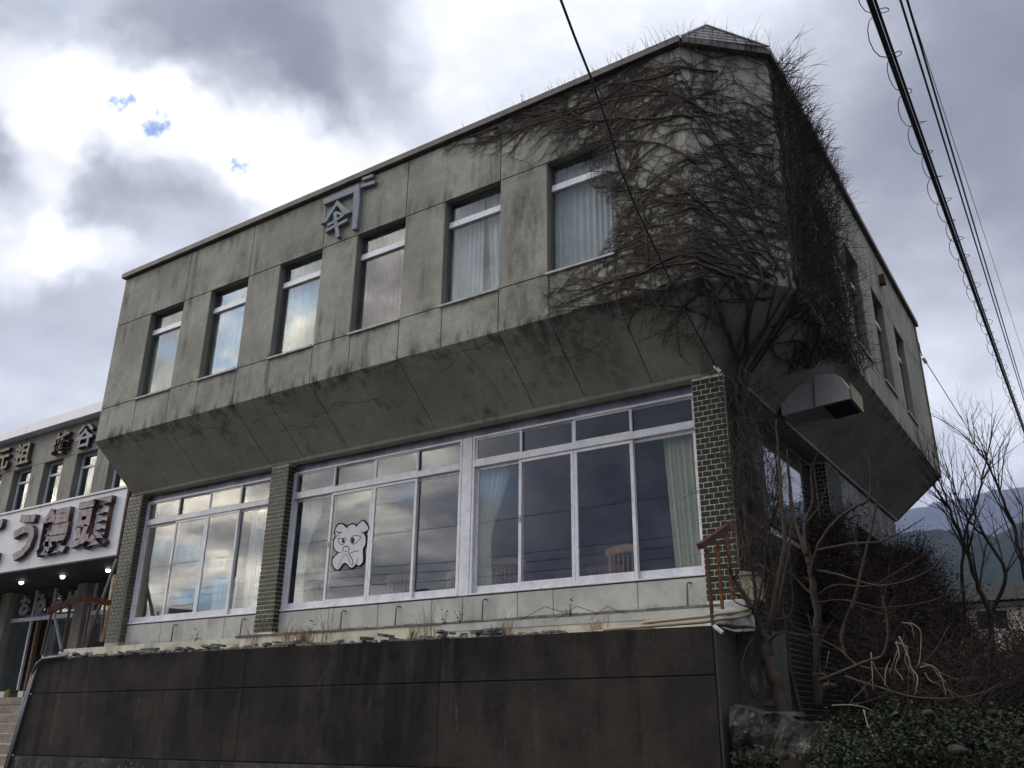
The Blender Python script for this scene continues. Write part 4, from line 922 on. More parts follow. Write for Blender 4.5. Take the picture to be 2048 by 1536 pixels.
# lower front: pillars, glass, canopy
CY = 11.45
NP('canopy_soffit', (-45, -18.2, CY + .17, NY - .01, 3.53, 3.60), 'soffit_black')
NP('lower_beam', (-45, -16, NY - .0, NY + .25, 3.5, 3.6), 'soffit_black')
for x in (-26.95, -23.1, -19.3, -30.8): NP('pillar', (x, x + .45, NY - .15, NY + .3, .5, 3.5), 'neighbour', .01)
fr = MB(); fr.box(-45, -16.3, NY + .02, NY + .12, 2.66, 2.76); build('glazing_rail', fr, 'alu', nb)
for x in (-30.3, -28.7, -25.5, -24.55, -22.6, -21.2, -19.9, -18.2): NP('glazing_bar', (x, x + .06, NY + .04, NY + .10, .55, 3.5), 'alu')
for a, b in ((-30.24, -28.7), (-28.64, -26.97), (-26.48, -25.5), (-24.49, -23.12), (-22.54, -21.2), (-21.14, -19.9)): 
    build('shop_pane', MB().box(a, b, NY + .06, NY + .066, .75, 2.66), 'glass', nb)
for a, b in ((-30.24, -28.7), (-28.64, -26.97), (-26.48, -24.9), (-24.86, -23.12), (-22.54, -21.2), (-21.14, -19.9)):
    build('shop_pane', MB().box(a, b, NY + .06, NY + .066, 2.76, 3.48), 'glass', nb)
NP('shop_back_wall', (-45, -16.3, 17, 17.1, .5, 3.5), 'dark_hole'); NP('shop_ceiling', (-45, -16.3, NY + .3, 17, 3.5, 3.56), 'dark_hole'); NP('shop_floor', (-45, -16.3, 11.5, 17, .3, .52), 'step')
NP('window_base', (-45, -25.0, NY - .02, NY + .15, .52, .78), 'white_metal')
NP('door_panel', (-25.35, -24.9, NY + .5, NY + .56, .52, 2.6), 'neighbour'); NP('door_curtain', (-25.45, -25.36, NY + .2, NY + .3, .52, 2.66), 'wood')
NP('landing', (-45, -15.4, 11.4, 13.6, .36, .525), 'step')
stp = thing('stone_steps', 'worn concrete steps going down from the shop landing left of the dark wall', 'steps', (-20, 10.5, -.5))
for k in range(9): box('step', (-45, -15.3, 11.1 - .3 * k, 11.399 - .3 * k, -1.7, .335 - .185 * k), 'step', stp, .012)
# sign
sg = thing('shop_signboard', 'long white signboard with thick raised mauve letters and rusty sides over the shop front', 'sign', (-24, CY, 3.55))
box('board', (-45, -18.27, CY, CY + .16, 3.55, 5.05), 'sign_white', sg, .01)
tr_ = MB().box(-45, -18.25, CY - .03, CY + .1, 5.053, 5.10).box(-45, -18.25, CY - .03, CY + .1, 3.50, 3.547); build('trim', tr_, 'sign_white', sg)
box('end_plate', (-18.268, -18.20, CY - .02, CY + .9, 3.50, 5.10), 'rust_dark', sg)
def text_obj(name, s, x0, x1, z0, z1, Y, depth, off, mt, side, parent, shear=0., bev=.012):
    cu_ = bpy.data.curves.new('t', 'FONT'); cu_.body = s; cu_.offset = off; cu_.extrude = .1; cu_.resolution_u = 3
    to = bpy.data.objects.new('t', cu_); C.objects.link(to); dgp = bpy.context.evaluated_depsgraph_get()
    me = bpy.data.meshes.new_from_object(to.evaluated_get(dgp)); bpy.data.objects.remove(to); bpy.data.curves.remove(cu_)
    vx = [v.co.x for v in me.vertices]; vy = [v.co.y for v in me.vertices]; a, b, c_, d = min(vx), max(vx), min(vy), max(vy)
    par = origin_of(parent)
    for v in me.vertices:
        u = (v.co.x - a) / (b - a); w = (v.co.y - c_) / (d - c_); fz = v.co.z > 0
        X = x0 + (x1 - x0) * u; Z = z0 + (z1 - z0) * w + shear * (u - .5) * (z1 - z0)
        v.co = Vector((X, Y - depth if fz else Y + .01, Z)) - par
    me.materials.clear(); me.materials.append(M[mt]); me.materials.append(M[side])
    for p in me.polygons: p.material_index = 0 if abs(p.normal.y) > .7 else 1
    o = bpy.data.objects.new(name, me); C.objects.link(o); o.parent = parent; return o
for (ch, a, b) in (('こ', -24.45, -23.33), ('う', -22.75, -21.75), ('饅', -21.50, -20.22), ('頭', -20.02, -18.62)):
    text_obj('letter', ch, a, b, 3.72, 4.90, CY, .12, .035, 'sign_face', 'sign_side', sg)
gl_ = thing('gold_lettering', 'peeling dull gold raised characters along the top of the neighbouring shop front', 'sign', (-26.5, NY, 7.5))
for (ch, a, b, z0, z1) in (('元', -29.35, -28.45, 7.52, 8.25), ('祖', -28.12, -27.22, 7.52, 8.25), ('蜂', -25.92, -25.02, 7.52, 8.27), ('谷', -24.72, -23.82, 7.54, 8.27)):
    text_obj('letter', ch, a, b, z0, z1, NY - .02, .12, .022, 'old_gold' if ch != '谷' else 'emblem', 'rust_dark', gl_)
om = thing('window_lettering', 'grey hiragana letters hung behind the upper glazing of the shop front', 'sign', (-24.8, NY, 2.8))
for (ch, a, b) in (('お', -26.1, -25.62), ('み', -25.28, -24.78), ('や', -24.45, -24.0), ('げ', -23.72, -23.2)):
    text_obj('letter', ch, a, b, 2.84, 3.38, NY - .0, .03, .03, 'plinth', 'plinth', om)
GL = 'lit downlights under the signboard'
for k, (x, lab) in enumerate(((-24.31, 'lit round downlight, leftmost of three under the signboard'), (-22.35, 'lit round downlight, middle of three under the signboard'), (-20.37, 'lit round downlight nearest the tiled pillar, under the signboard'), (-26.3, 'lit round downlight at the left picture edge under the signboard'))):
    lt = thing('downlight', lab, 'ceiling light', (x, 12.6, 3.53), GL)
    bm = bmesh.new(); bmesh.ops.create_uvsphere(bm, u_segments=12, v_segments=8, radius=.055); me = bpy.data.meshes.new('bulb'); bm.to_mesh(me); bm.free(); me.materials.append(M['lamp'])
    put('bulb', me, lt, (x, 12.6, 3.50)); build('rim', MB().tube([(x, 12.6, 3.515), (x, 12.6, 3.535)], .09, 12), 'alu_dark', lt)
box('bucket', (-24.98, -24.72, 13.1, 13.35, .53, .80), 'moss', None, .02, label='small yellow bin standing in the shop doorway', category='bin')
for k in range(3): pass

# ------------------------------------------------------------------ climbing vine over the corner
vine = thing('climbing_vine', 'huge leafless vine spreading over the chamfered corner and right side of the upper floor', 'vine', (-3.2, 9.2, 0))
LCH = 1.21
def vpos(s, t, off=0.0):
    """point on the unfolded corner surface: s along the wall (0 = front/chamfer edge), t up from the lower edge, negative t down the slant"""
    if s < 0: top = Vector((-3.30 + s, YF, 0)); nrm = Vector((0, -1, 0)); bot = Vector((-3.30 + s - .39 * math.exp(s / .8), YS, 0))
    elif s < LCH:
        u = s / LCH; top = Vector((-3.30 + .893 * u, YF + .84 * u, 0)); nrm = Vector((.69, -.72, 0)); bot = Vector((-3.69 + .34 * u, YS + .29 * u, 0))
    else:
        v = s - LCH; top = Vector((XR_, 9.64 + v, 0)); nrm = Vector((1, 0, 0)); bot = Vector((XS, 9.64 + v + .39 * math.exp(-v / .8), 0))
    k = .12
    if abs(s) < k: w = (s + k) / (2 * k); nrm = (Vector((0, -1, 0)) * (1 - w) + Vector((.69, -.72, 0)) * w).normalized()
    if abs(s - LCH) < k: w = (s - LCH + k) / (2 * k); nrm = (Vector((.69, -.72, 0)) * (1 - w) + Vector((1, 0, 0)) * w).normalized()
    if t >= 0: p = top + Vector((0, 0, Z0 + t)); n = nrm
    else:
        q = min(1.0, -t / 1.2); p = top.lerp(bot, q) + Vector((0, 0, Z0 + (ZS - Z0) * q)); n = (nrm * .65 + Vector((0, 0, -.76))).normalized()
    if 0 <= t < .1: n = (n + Vector((0, 0, -.3))).normalized()
    return p + n * (off + .006)
TMAX = Z1 - Z0 + .02
def allowed(s, t):
    if t > TMAX or t < -1.15: return False
    if s < 0:
        if t < -.05: lim = -1.6 + (-t) * 1.2
        elif t < .62: lim = -2.15
        elif t < 2.3: lim = -1.25 - .18 * math.sin(t * 4)
        else: lim = -2.1 - (t - 2.3) * 1.9
        return s > lim
    if s > LCH:
        v = s - LCH; lim = 3.6 if t > 1 else 4.3
        if t < -.1: lim = 2.6 - (-t) * 1.5
        return v < lim
    return True
trunks, stems, twigs = MB(), [], MB()
def grow(s, t, th_, length, r0, curv, bias, seg=.07, off=.0, wob=1.):
    pts = [(s, t)]; L_ = 0; a = th_; cv = rnd.uniform(-curv, curv)
    while L_ < length:
        cv += rnd.uniform(-curv, curv) * .5; cv *= .85; a += cv + bias * math.sin(th_ - a) * .15 + rnd.uniform(-.22, .22) * wob
        s2, t2 = pts[-1][0] + math.cos(a) * seg, pts[-1][1] + math.sin(a) * seg
        if not allowed(s2, t2):
            if t2 > TMAX: a = (math.pi if math.cos(a) < 0 else 0) + rnd.uniform(-.2, .2)
            else: break
            L_ += seg * 2; continue
        pts.append((s2, t2)); L_ += seg
    return pts
def to3(pts, off, r0, r1=None, jit=.004):
    n = len(pts); r1 = r0 * .35 if r1 is None else r1
    P3 = [vpos(s, t, off + r0 + rnd.uniform(-jit, jit)) for s, t in pts]
    return P3, [r0 + (r1 - r0) * i / max(1, n - 1) for i in range(n)]
def heading(pts, i):
    a, b = pts[max(0, i - 1)], pts[min(len(pts) - 1, i + 1)]; return math.atan2(b[1] - a[1], b[0] - a[0])
mains = [(1.0, -.15, 178, 2.4), (.95, -.2, 170, 2.8), (.9, -.05, 163, 3.2), (.9, 0, 156, 3.4), (.85, .1, 150, 4.4), (.9, .1, 143, 5.0), (.95, .1, 135, 5.2), (1.0, .2, 124, 4.2), (1.0, .2, 112, 4.0), (1.1, .1, 99, 3.8), (-.6, .3, 100, 3.0), (-1.2, .5, 95, 2.8),
         (1.15, 0, 91, 3.8), (1.2, .1, 84, 3.8), (1.25, .1, 76, 3.9), (1.3, .1, 68, 4.2), (1.3, 0, 60, 4.4), (1.35, 0, 50, 4.2), (1.4, 0, 38, 3.8), (1.45, -.1, 24, 3.6), (1.45, -.3, 10, 3.2), (1.4, -.6, 0, 2.6), (1.4, -.8, 20, 2.6), (1.3, -.5, 40, 2.4),
         (-.1, .35, 168, 1.9), (-.2, 1.2, 160, 1.2), (0.1, 1.6, 140, 3.2), (.1, 2.3, 160, 3.6), (-.2, 2.75, 172, 3.2), (.3, 2.4, 150, 3.4), (0.5, 3.1, 178, 3.2)]
for (s, t, deg, ln_) in mains:
    p = grow(s, t, R(deg), ln_, .02, .05, 1.0)
    if len(p) < 4: continue
    r = rnd.uniform(.009, .017); P3, rd = to3(p, .0, r, r * .3); b_ = MB().tube(P3, rd, 5); stems.append(b_)
    n = len(p)
    for i in range(3, n - 1):
        if rnd.random() < (.50 if p[i][0] < LCH else .5):
            if p[i][0] < LCH + .1 and rnd.random() < .8: h = R(rnd.gauss(172, 20)) if rnd.random() < .75 else R(rnd.gauss(15, 25))
            else: h = heading(p, i) + rnd.choice((-1, 1)) * R(rnd.uniform(18, 48))
            L2 = rnd.uniform(.35, 1.25) * (1 - .3 * i / n)
            q = grow(p[i][0], p[i][1], h, L2, .01, .07, .3, .06)
            if len(q) < 3: continue
            P3, rd = to3(q, .0, rnd.uniform(.006, .0115)); twigs.tube(P3, rd, 4, False)
            for j in range(1, len(q) - 1):
                if rnd.random() < .55:
                    h2 = heading(q, j) + rnd.choice((-1, 1)) * R(rnd.uniform(20, 60)); q2 = grow(q[j][0], q[j][1], h2, rnd.uniform(.15, .65), .01, .1, .1, .045, wob=1.5)
                    if len(q2) < 3: continue
                    P3, rd = to3(q2, .0, rnd.uniform(.0034, .0058), .002); twigs.tube(P3, rd, 3, False)
for b_ in stems: build('stem', b_, 'bark', vine, smooth=True)
# trunks crossing the slant from the ground
def trunkpath(pts, r0, r1, name='trunk'):
    P3 = []
    for k in range(len(pts) - 1):
        a, b = Vector(pts[k]), Vector(pts[k + 1])
        for j in range(4):
            P3.append(a.lerp(b, j / 4) + Vector((rnd.uniform(-.015, .015),) * 3))
    P3.append(Vector(pts[-1])); n = len(P3)
    build(name, MB().tube(P3, [r0 + (r1 - r0) * i / (n - 1) for i in range(n)], 7), 'bark', vine, smooth=True)
for k in range(5):
    o1 = rnd.uniform(-.1, .1); o2 = rnd.uniform(-.07, .07); sgm = .85 + .17 * k
    trunkpath([(-3.02 + o1, 10.2 + o2, -.2), (-3.12 + o2, 10.15, 1.2), (-3.2 + o1 * .5, 10.0 + o2, 2.6), (-3.28 + o2, 9.95 + o1, 3.6), vpos(sgm, -1.05, .06), vpos(sgm + o1, -.5, .05), vpos(sgm - .05, 0.0, .04), vpos(sgm - .05, .25, .02)], rnd.uniform(.022, .036), .014)
trunkpath([vpos(1.0, -1.0, .04), vpos(.65, -.75, .03), vpos(.35, -.45, .03), vpos(.2, -.1, .03), vpos(.05, .15, .02)], .035, .018)
trunkpath([vpos(.5, -.6, .03), vpos(.1, -.45, .02), vpos(-.3, -.25, .02), vpos(-.8, -.1, .02)], .022, .012)
trunkpath([vpos(1.1, -.9, .04), vpos(.75, -.3, .03), vpos(.45, 0.05, .03), vpos(.0, .2, .02), vpos(-.5, .28, .015)], .03, .012)
# free twigs standing off the wall, thick on the right hand side
def free_twig(p, d, ln_, r, seg=.05, curl=.35, mb=None, sides=3):
    pts = [Vector(p)]; d = Vector(d).normalized(); n = max(2, int(ln_ / seg)); c1 = Vector((rnd.uniform(-1, 1), rnd.uniform(-1, 1), rnd.uniform(-1, 1))) * curl * .25
    for _ in range(n):
        d = (d + c1 + Vector((rnd.uniform(-1, 1), rnd.uniform(-1, 1), rnd.uniform(-1, 1))) * curl * .4).normalized(); pts.append(pts[-1] + d * seg)
    (mb or twigs).tube(pts, [r * (1 - .6 * i / n) for i in range(n + 1)], sides, False); return pts
for _ in range(2600):
    s = LCH + abs(rnd.gauss(1.3, 1.2)); t = rnd.uniform(-.3, TMAX)
    if not allowed(s, t) or s > LCH + 3.6: continue
    p = vpos(s, t, rnd.uniform(0, .08)); pts = free_twig(p, (rnd.uniform(.05, .6), rnd.uniform(-.8, .8), rnd.uniform(-.3, 1.1)), rnd.uniform(.2, .55), rnd.uniform(.003, .006))
for _ in range(500):
    s = rnd.uniform(-1.0, LCH); t = rnd.uniform(0, TMAX)
    if not allowed(s, t): continue
    free_twig(vpos(s, t, .01), (rnd.uniform(-.8, .2), rnd.uniform(-.25, .05), rnd.uniform(-.6, .8)), rnd.uniform(.12, .35), .0032)
def spray(p, d, ln_, r, n):
    pts = free_twig(p, d, ln_, r, .05, .22)
    for _ in range(n):
        i = rnd.randrange(1, len(pts)); d2 = (pts[i] - pts[i - 1]).normalized() + Vector((rnd.uniform(-.8, .8), rnd.uniform(-.8, .8), rnd.uniform(-.3, .6)))
        free_twig(pts[i], d2, ln_ * rnd.uniform(.25, .6), r * .6, .04, .3)
for _ in range(120):  # over the right hand roof edge
    v = rnd.uniform(0, 3.3) ** 1.0; ln_ = rnd.uniform(.2, .62) * (1 - v / 6); spray((XR_ + .03, 9.64 + v, ZT - .25 - rnd.random() * .3), (rnd.uniform(.5, 1.0), rnd.uniform(-.6, .1), rnd.uniform(.2, 1)), ln_, .0055, 6)
for _ in range(26):
    s = rnd.uniform(.0, LCH); p = vpos(s, TMAX - .1, .08); spray(p, (.2, -.4, 1), rnd.uniform(.2, .4), .004, 4)
for _ in range(46):
    s = -abs(rnd.gauss(0, 1.6)); p = Vector((-3.3 + s, YF - .07, ZT)); spray(p, (rnd.uniform(-.5, .1), -.15, 1), rnd.uniform(.1, .34) * (1 if s > -1 else .6), .0032, 1)
# hanging tangle on the pillar corner
tang = MB()
for _ in range(700):
    z = rnd.uniform(1.3, 4.1); w = .35 if z > 3.2 else .22; p = Vector((rnd.gauss(-3.30, w * .45), rnd.uniform(9.45, 10.0), z))
    if p.x < -3.75 + (4.1 - z) * .12: continue
    free_twig(p, (rnd.uniform(-.5, .5), rnd.uniform(-.5, .3), rnd.uniform(-1.2, .6)), rnd.uniform(.2, .7), rnd.uniform(.002, .0045), .05, .5, tang)
for _ in range(420):
    y = rnd.uniform(9.9, 10.4); free_twig((rnd.uniform(-3.38, -3.05), y, rnd.uniform(1.0, 4.1)), (rnd.uniform(-.3, .5), rnd.uniform(-.5, .5), rnd.uniform(-1, 1)), rnd.uniform(.2, .7), rnd.uniform(.003, .006), .05, .4, tang)
for (x, z) in ((-3.95, 4.95), (-4.4, 4.95), (-3.6, 4.9), (-4.9, 5.0), (-3.2, 4.7)):
    for k in range(5): free_twig((x + rnd.uniform(-.15, .15), YF - .03, z), (rnd.uniform(-.3, .3), .1, -1), rnd.uniform(.3, .8), .0035, .05, .35, tang)
build('hanging_twigs', tang, 'twig', vine, kind='stuff')
build('twigs', twigs, 'twig', vine, kind='stuff')

# ------------------------------------------------------------------ bare shrubs and trees on the right
def px_branch(parent, pts, r0, r1, mt='tree_bark', name='branch', sides=6):
    """pts: (x, y, Y) guide points turned into places in the garden; smoothed"""
    Q = [onY(x, y, Y) for (x, y, Y) in pts]; out = []
    for i in range(len(Q) - 1):
        p0, p1, p2, p3 = Q[max(i - 1, 0)], Q[i], Q[i + 1], Q[min(i + 2, len(Q) - 1)]
        for k in range(5):
            t = k / 5; out.append(.5 * ((2 * p1) + (p2 - p0) * t + (2 * p0 - 5 * p1 + 4 * p2 - p3) * t * t + (3 * p1 - p0 - 3 * p2 + p3) * t ** 3) + Vector((rnd.uniform(-1, 1), rnd.uniform(-1, 1), rnd.uniform(-1, 1))) * r0 * .22)
    out.append(Q[-1]); n = len(out)
    mb = MB().tube(out, [(r0 + (r1 - r0) * i / (n - 1)) * (1 + rnd.uniform(-.10, .16)) for i in range(n)], sides)
    for i in range(n // 4, n - 1):
        if rnd.random() < (.30 if mt == 'tree_bark' else .1) and r0 < .06:
            d = (out[i + 1] - out[i]).normalized() + Vector((rnd.uniform(-1, 1), rnd.uniform(-1, 1), rnd.uniform(-.3, 1))) * .9
            free_twig(out[i], d, rnd.uniform(.08, .5), max(.002, r1 * .6), .04, .25, mb)
    build(name, mb, mt, parent, smooth=True); return out
t1 = thing('bare_shrub', 'bare brown many stemmed shrub growing against the end of the retaining wall', 'shrub', tuple(onY(1565, 1425, 8.9)))
T = [([(1570, 1440, 8.9), (1552, 1365, 8.9), (1535, 1315, 8.9), (1530, 1270, 8.9)], .075, .05), ([(1530, 1275, 8.9), (1510, 1225, 8.8), (1495, 1200, 8.75), (1472, 1165, 8.7), (1462, 1148, 8.65)], .04, .014),
     ([(1530, 1275, 8.9), (1548, 1215, 8.9), (1563, 1130, 8.9), (1568, 1085, 8.95), (1563, 1000, 9.0), (1556, 900, 9.1), (1552, 840, 9.1)], .038, .010), ([(1540, 1255, 8.9), (1558, 1200, 9.1), (1575, 1120, 9.2), (1583, 1040, 9.3), (1578, 980, 9.3), (1574, 900, 9.3)], .02, .008),
     ([(1515, 1230, 8.8), (1508, 1160, 8.8), (1500, 1110, 8.7), (1492, 1060, 8.7), (1488, 1010, 8.7)], .022, .006), ([(1545, 1240, 8.9), (1580, 1230, 9), (1585, 1190, 9), (1578, 1100, 9)], .01, .006),
     ([(1530, 1290, 8.9), (1560, 1265, 8.8), (1600, 1270, 8.8), (1650, 1270, 8.8)], .014, .004), ([(1495, 1200, 8.75), (1470, 1190, 8.6), (1455, 1185, 8.55)], .008, .003), ([(1500, 1215, 8.7), (1478, 1208, 8.5), (1460, 1195, 8.45)], .01, .004),
     ([(1520, 1400, 8.7), (1500, 1380, 8.6), (1484, 1340, 8.55), (1492, 1300, 8.6), (1510, 1270, 8.7)], .01, .006), ([(1512, 1225, 8.8), (1525, 1160, 8.7), (1530, 1110, 8.7), (1528, 1080, 8.7)], .012, .004), ([(1510, 1225, 8.8), (1530, 1190, 8.7), (1538, 1150, 8.7)], .010, .004),
     ([(1462, 1148, 8.65), (1458, 1120, 8.6), (1450, 1090, 8.6), (1432, 1050, 8.6)], .012, .004)]
for p, a, b in T: px_branch(t1, p, a, b, name='stem' if a > .03 else 'branch')
t2 = thing('bare_tree', 'bare forked tree with long curving upturned branches right of the tiled side wall', 'tree', tuple(onY(1635, 1400, 9.4)))
T = [([(1636, 1420, 9.4), (1632, 1300, 9.4), (1634, 1230, 9.4), (1626, 1170, 9.4), (1618, 1130, 9.4)], .062, .045), ([(1618, 1130, 9.4), (1600, 1075, 9.5), (1588, 1030, 9.6), (1580, 970, 9.7), (1575, 930, 9.7)], .03, .008), ([(1612, 1110, 9.4), (1608, 1050, 9.6), (1625, 1000, 9.8), (1622, 940, 9.9), (1640, 900, 9.9)], .028, .006),
     ([(1624, 1150, 9.4), (1636, 1095, 9.2), (1660, 1055, 9.1), (1700, 1020, 9.0), (1735, 1000, 9.0), (1742, 960, 9.0), (1737, 915, 9.0)], .03, .009), ([(1634, 1100, 9.2), (1700, 1088, 9.0), (1760, 1083, 8.9), (1800, 1065, 8.9), (1850, 1035, 8.9)], .016, .005),
     ([(1634, 1140, 9.4), (1680, 1150, 9.0), (1750, 1170, 8.8), (1800, 1165, 8.6), (1860, 1140, 8.5), (1892, 1105, 8.5)], .015, .007), ([(1636, 1190, 9.4), (1670, 1170, 9.1), (1740, 1172, 8.9), (1800, 1140, 8.7), (1868, 1095, 8.6)], .013, .005),
     ([(1636, 1205, 9.4), (1690, 1200, 9.3), (1760, 1215, 9.2), (1850, 1205, 9.1), (1920, 1180, 9.0), (1945, 1165, 9.0)], .011, .004), ([(1690, 1200, 9.3), (1725, 1215, 9.3), (1770, 1228, 9.2), (1800, 1215, 9.1)], .008, .003),
     ([(1690, 1310, 9.8), (1684, 1265, 9.9), (1710, 1195, 10.0), (1730, 1110, 10.1), (1748, 1040, 10.2), (1757, 960, 10.3), (1754, 912, 10.3)], .03, .011), ([(1640, 1360, 8.8), (1690, 1340, 8.5), (1735, 1322, 8.4), (1765, 1310, 8.3), (1776, 1270, 8.3), (1772, 1225, 8.3), (1765, 1192, 8.3)], .022, .009),
     ([(1660, 1372, 8.7), (1650, 1350, 8.7), (1625, 1348, 8.7)], .014, .008), ([(1645, 1280, 9.4), (1680, 1300, 9.0), (1715, 1330, 8.8), (1760, 1337, 8.6), (1830, 1335, 8.5), (1870, 1300, 8.5), (1895, 1255, 8.5)], .011, .006),
     ([(1690, 1352, 8.3), (1760, 1375, 8.0), (1820, 1392, 7.9), (1880, 1397, 7.8), (1950, 1390, 7.8), (2002, 1367, 7.8)], .010, .006), ([(1634, 1345, 9.2), (1640, 1300, 9.0), (1648, 1270, 9.0), (1680, 1220, 8.9)], .009, .004),
     ([(1592, 1060, 9.6), (1560, 1020, 9.7), (1548, 960, 9.8)], .012, .005), ([(1608, 1050, 9.6), (1640, 1010, 9.8), (1655, 960, 9.9), (1665, 930, 9.9)], .012, .004)]
for p, a, b in T: px_branch(t2, p, a * .8, b * .7, name='trunk' if a > .05 else 'branch')
t3 = thing('dry_creeper', 'pale dry drooping stems tangled in front of the dark thicket', 'creeper', tuple(onY(1840, 1400, 8.4)))
T = [([(1792, 1284, 8.4), (1798, 1310, 8.4), (1790, 1335, 8.4), (1800, 1350, 8.4), (1806, 1360, 8.4)], .010, .006), ([(1798, 1272, 8.4), (1815, 1310, 8.4), (1822, 1335, 8.4), (1835, 1355, 8.35), (1830, 1390, 8.3)], .009, .005), ([(1792, 1284, 8.4), (1815, 1295, 8.4), (1810, 1320, 8.4), (1826, 1350, 8.4)], .007, .004),
     ([(1848, 1328, 8.3), (1870, 1335, 8.3), (1885, 1360, 8.3), (1892, 1392, 8.3)], .009, .004), ([(1840, 1335, 8.3), (1862, 1332, 8.3), (1875, 1348, 8.3), (1893, 1365, 8.3)], .007, .003), ([(1770, 1372, 8.3), (1772, 1340, 8.3), (1780, 1320, 8.4)], .006, .004), ([(1742, 1305, 8.5), (1745, 1350, 8.4), (1746, 1380, 8.4)], .007, .005),
     ([(1664, 1411, 8.0), (1700, 1410, 8.0), (1730, 1415, 8.0), (1747, 1424, 8.0)], .007, .004), ([(1805, 1245, 8.6), (1822, 1250, 8.6), (1828, 1275, 8.6)], .006, .003), ([(1820, 1245, 8.6), (1840, 1260, 8.6), (1842, 1290, 8.6), (1838, 1330, 8.5)], .007, .004), ([(1728, 1420, 7.9), (1735, 1450, 7.8), (1750, 1480, 7.7), (1765, 1505, 7.7)], .008, .004), ([(1658, 1302, 8.8), (1655, 1320, 8.8), (1650, 1340, 8.8)], .005, .003),
     ([(1780, 1345, 8.4), (1785, 1330, 8.4), (1795, 1300, 8.4)], .006, .004), ([(1850, 1345, 8.3), (1858, 1360, 8.3), (1866, 1365, 8.3)], .004, .003)]
for p, a, b in T: px_branch(t3, p, a * .8, b * .7, 'pale_twig', 'stem', 5)
# leafless thickets behind
def twig_mass(name, label, cx, cy, z0, rx, ry, h, n, leaves, mt='dark_twig', lf='dead_leaf', cat='thicket', group='dark thickets behind the bare tree', nst=18):
    t = thing(name, label, cat, (cx, cy, z0), group); mb = MB(); lv = MB()
    for k in range(nst):
        b = Vector((cx + rnd.uniform(-rx, rx) * .4, cy + rnd.uniform(-ry, ry) * .4, z0)); e = Vector((cx + rnd.uniform(-rx, rx) * .8, cy + rnd.uniform(-ry, ry) * .8, z0 + h * rnd.uniform(.6, .95)))
        pts = [b.lerp(e, i / 7) + Vector((rnd.uniform(-.1, .1), rnd.uniform(-.1, .1), 0)) for i in range(8)]
        build('stem', MB().tube(pts, [.028 - .023 * i / 7 for i in range(8)], 5), 'tree_bark', t, smooth=True)
    for _ in range(n):
        a = rnd.uniform(0, 6.3); u = rnd.random() ** .5; v = rnd.random(); prof_ = math.sin(math.pi * min(1, .25 + v * .72)) ** .7
        p = Vector((cx + math.cos(a) * rx * u * prof_, cy + math.sin(a) * ry * u * prof_, z0 + v * h))
        q = free_twig(p, (rnd.uniform(-1, 1), rnd.uniform(-1, 1), rnd.uniform(-.3, 1.2)), rnd.uniform(.3, .9), rnd.uniform(.0025, .006), .11, .55, mb)
        if rnd.random() < leaves:
            for w in q[1:]:
                for _k in range(2): lv.leaf(w + Vector((rnd.uniform(-.1, .1), rnd.uniform(-.1, .1), rnd.uniform(-.1, .1))), rnd.uniform(.012, .026), rnd)
    build('twigs', mb, mt, t, kind='stuff')
    if lv.v: build('dry_leaves', lv, lf, t, kind='stuff')
twig_mass('thicket', 'dark brown thicket under the far end of the overhang', -2.75, 14.6, .2, .6, 1.3, 2.2, 2600, .45)
twig_mass('thicket', 'dark brown thicket rising beside the building rear corner', -2.9, 17.6, .4, .62, 1.2, 2.6, 3200, .45)
twig_mass('thicket', 'low dark thicket behind the pale drooping stems', -2.2, 12.2, .1, .7, .9, 1.5, 2000, .5)
twig_mass('thicket', 'dark thicket right of the building in front of the white house', -2.1, 15.0, .3, .6, 1.0, 1.3, 2000, .45)
twig_mass('thicket', 'reddish brown thicket at the right picture edge below the white house', -.6, 12.6, .2, 1.1, 1.2, .75, 1800, .5)
twig_mass('thicket', 'leafy dark climber mass below the side window', -3.05, 12.6, 1.4, .3, 1.4, 1.2, 1000, .9, cat='thicket')
def leafy(name, label, cx, cy, z0, rx, ry, h, n, size, mt, cat='bush', group='green bushes on the bank'):
    t = thing(name, label, cat, (cx, cy, z0), group); lv = MB(); sm = MB()
    for k in range(10):
        e = Vector((cx + rnd.uniform(-rx, rx) * .8, cy + rnd.uniform(-ry, ry) * .8, z0 + h * rnd.uniform(.5, .9))); sm.tube([(cx + rnd.uniform(-.1, .1), cy, z0 - .2), (Vector((cx, cy, z0)) + e) / 2 + Vector((0, 0, .1)), e], [.012, .008, .004], 4)
    cl = [(Vector((rnd.uniform(-1, 1), rnd.uniform(-1, 1), rnd.uniform(0, 1))), rnd.uniform(.18, .4)) for _ in range(26)]
    for _ in range(n):
        c_, r = rnd.choice(cl); v = Vector((rnd.gauss(0, 1), rnd.gauss(0, 1), rnd.gauss(0, 1))).normalized() * r * rnd.random() ** .3
        w = c_ * .75 + v; w.z = abs(w.z); lv.leaf((cx + w.x * rx, cy + w.y * ry, z0 + w.z * h), size * rnd.uniform(.6, 1.3), rnd)
    build('stems', sm, 'dark_twig', t, kind='stuff'); build('leaves', lv, mt, t, kind='stuff')
for (nm_, x_, y_, z_, rx_, ry_, h_, n_) in (('tangle of thin bare brown twigs between the forked tree and the green bush', -2.1, 10.2, .0, .6, .7, 1.0, 500), ('tangle of thin bare twigs on the bank under the long drooping branch', -1.2, 9.4, -.05, .8, .7, .7, 450), ('tangle of thin bare twigs right of the pale drooping stems', -.5, 10.4, .0, .8, .8, .7, 500)):
    twig_mass('brush', nm_, x_, y_, z_, rx_, ry_, h_, n_, .12, 'dark_twig', 'dead_leaf', 'brush', 'bare brush on the bank', 14)
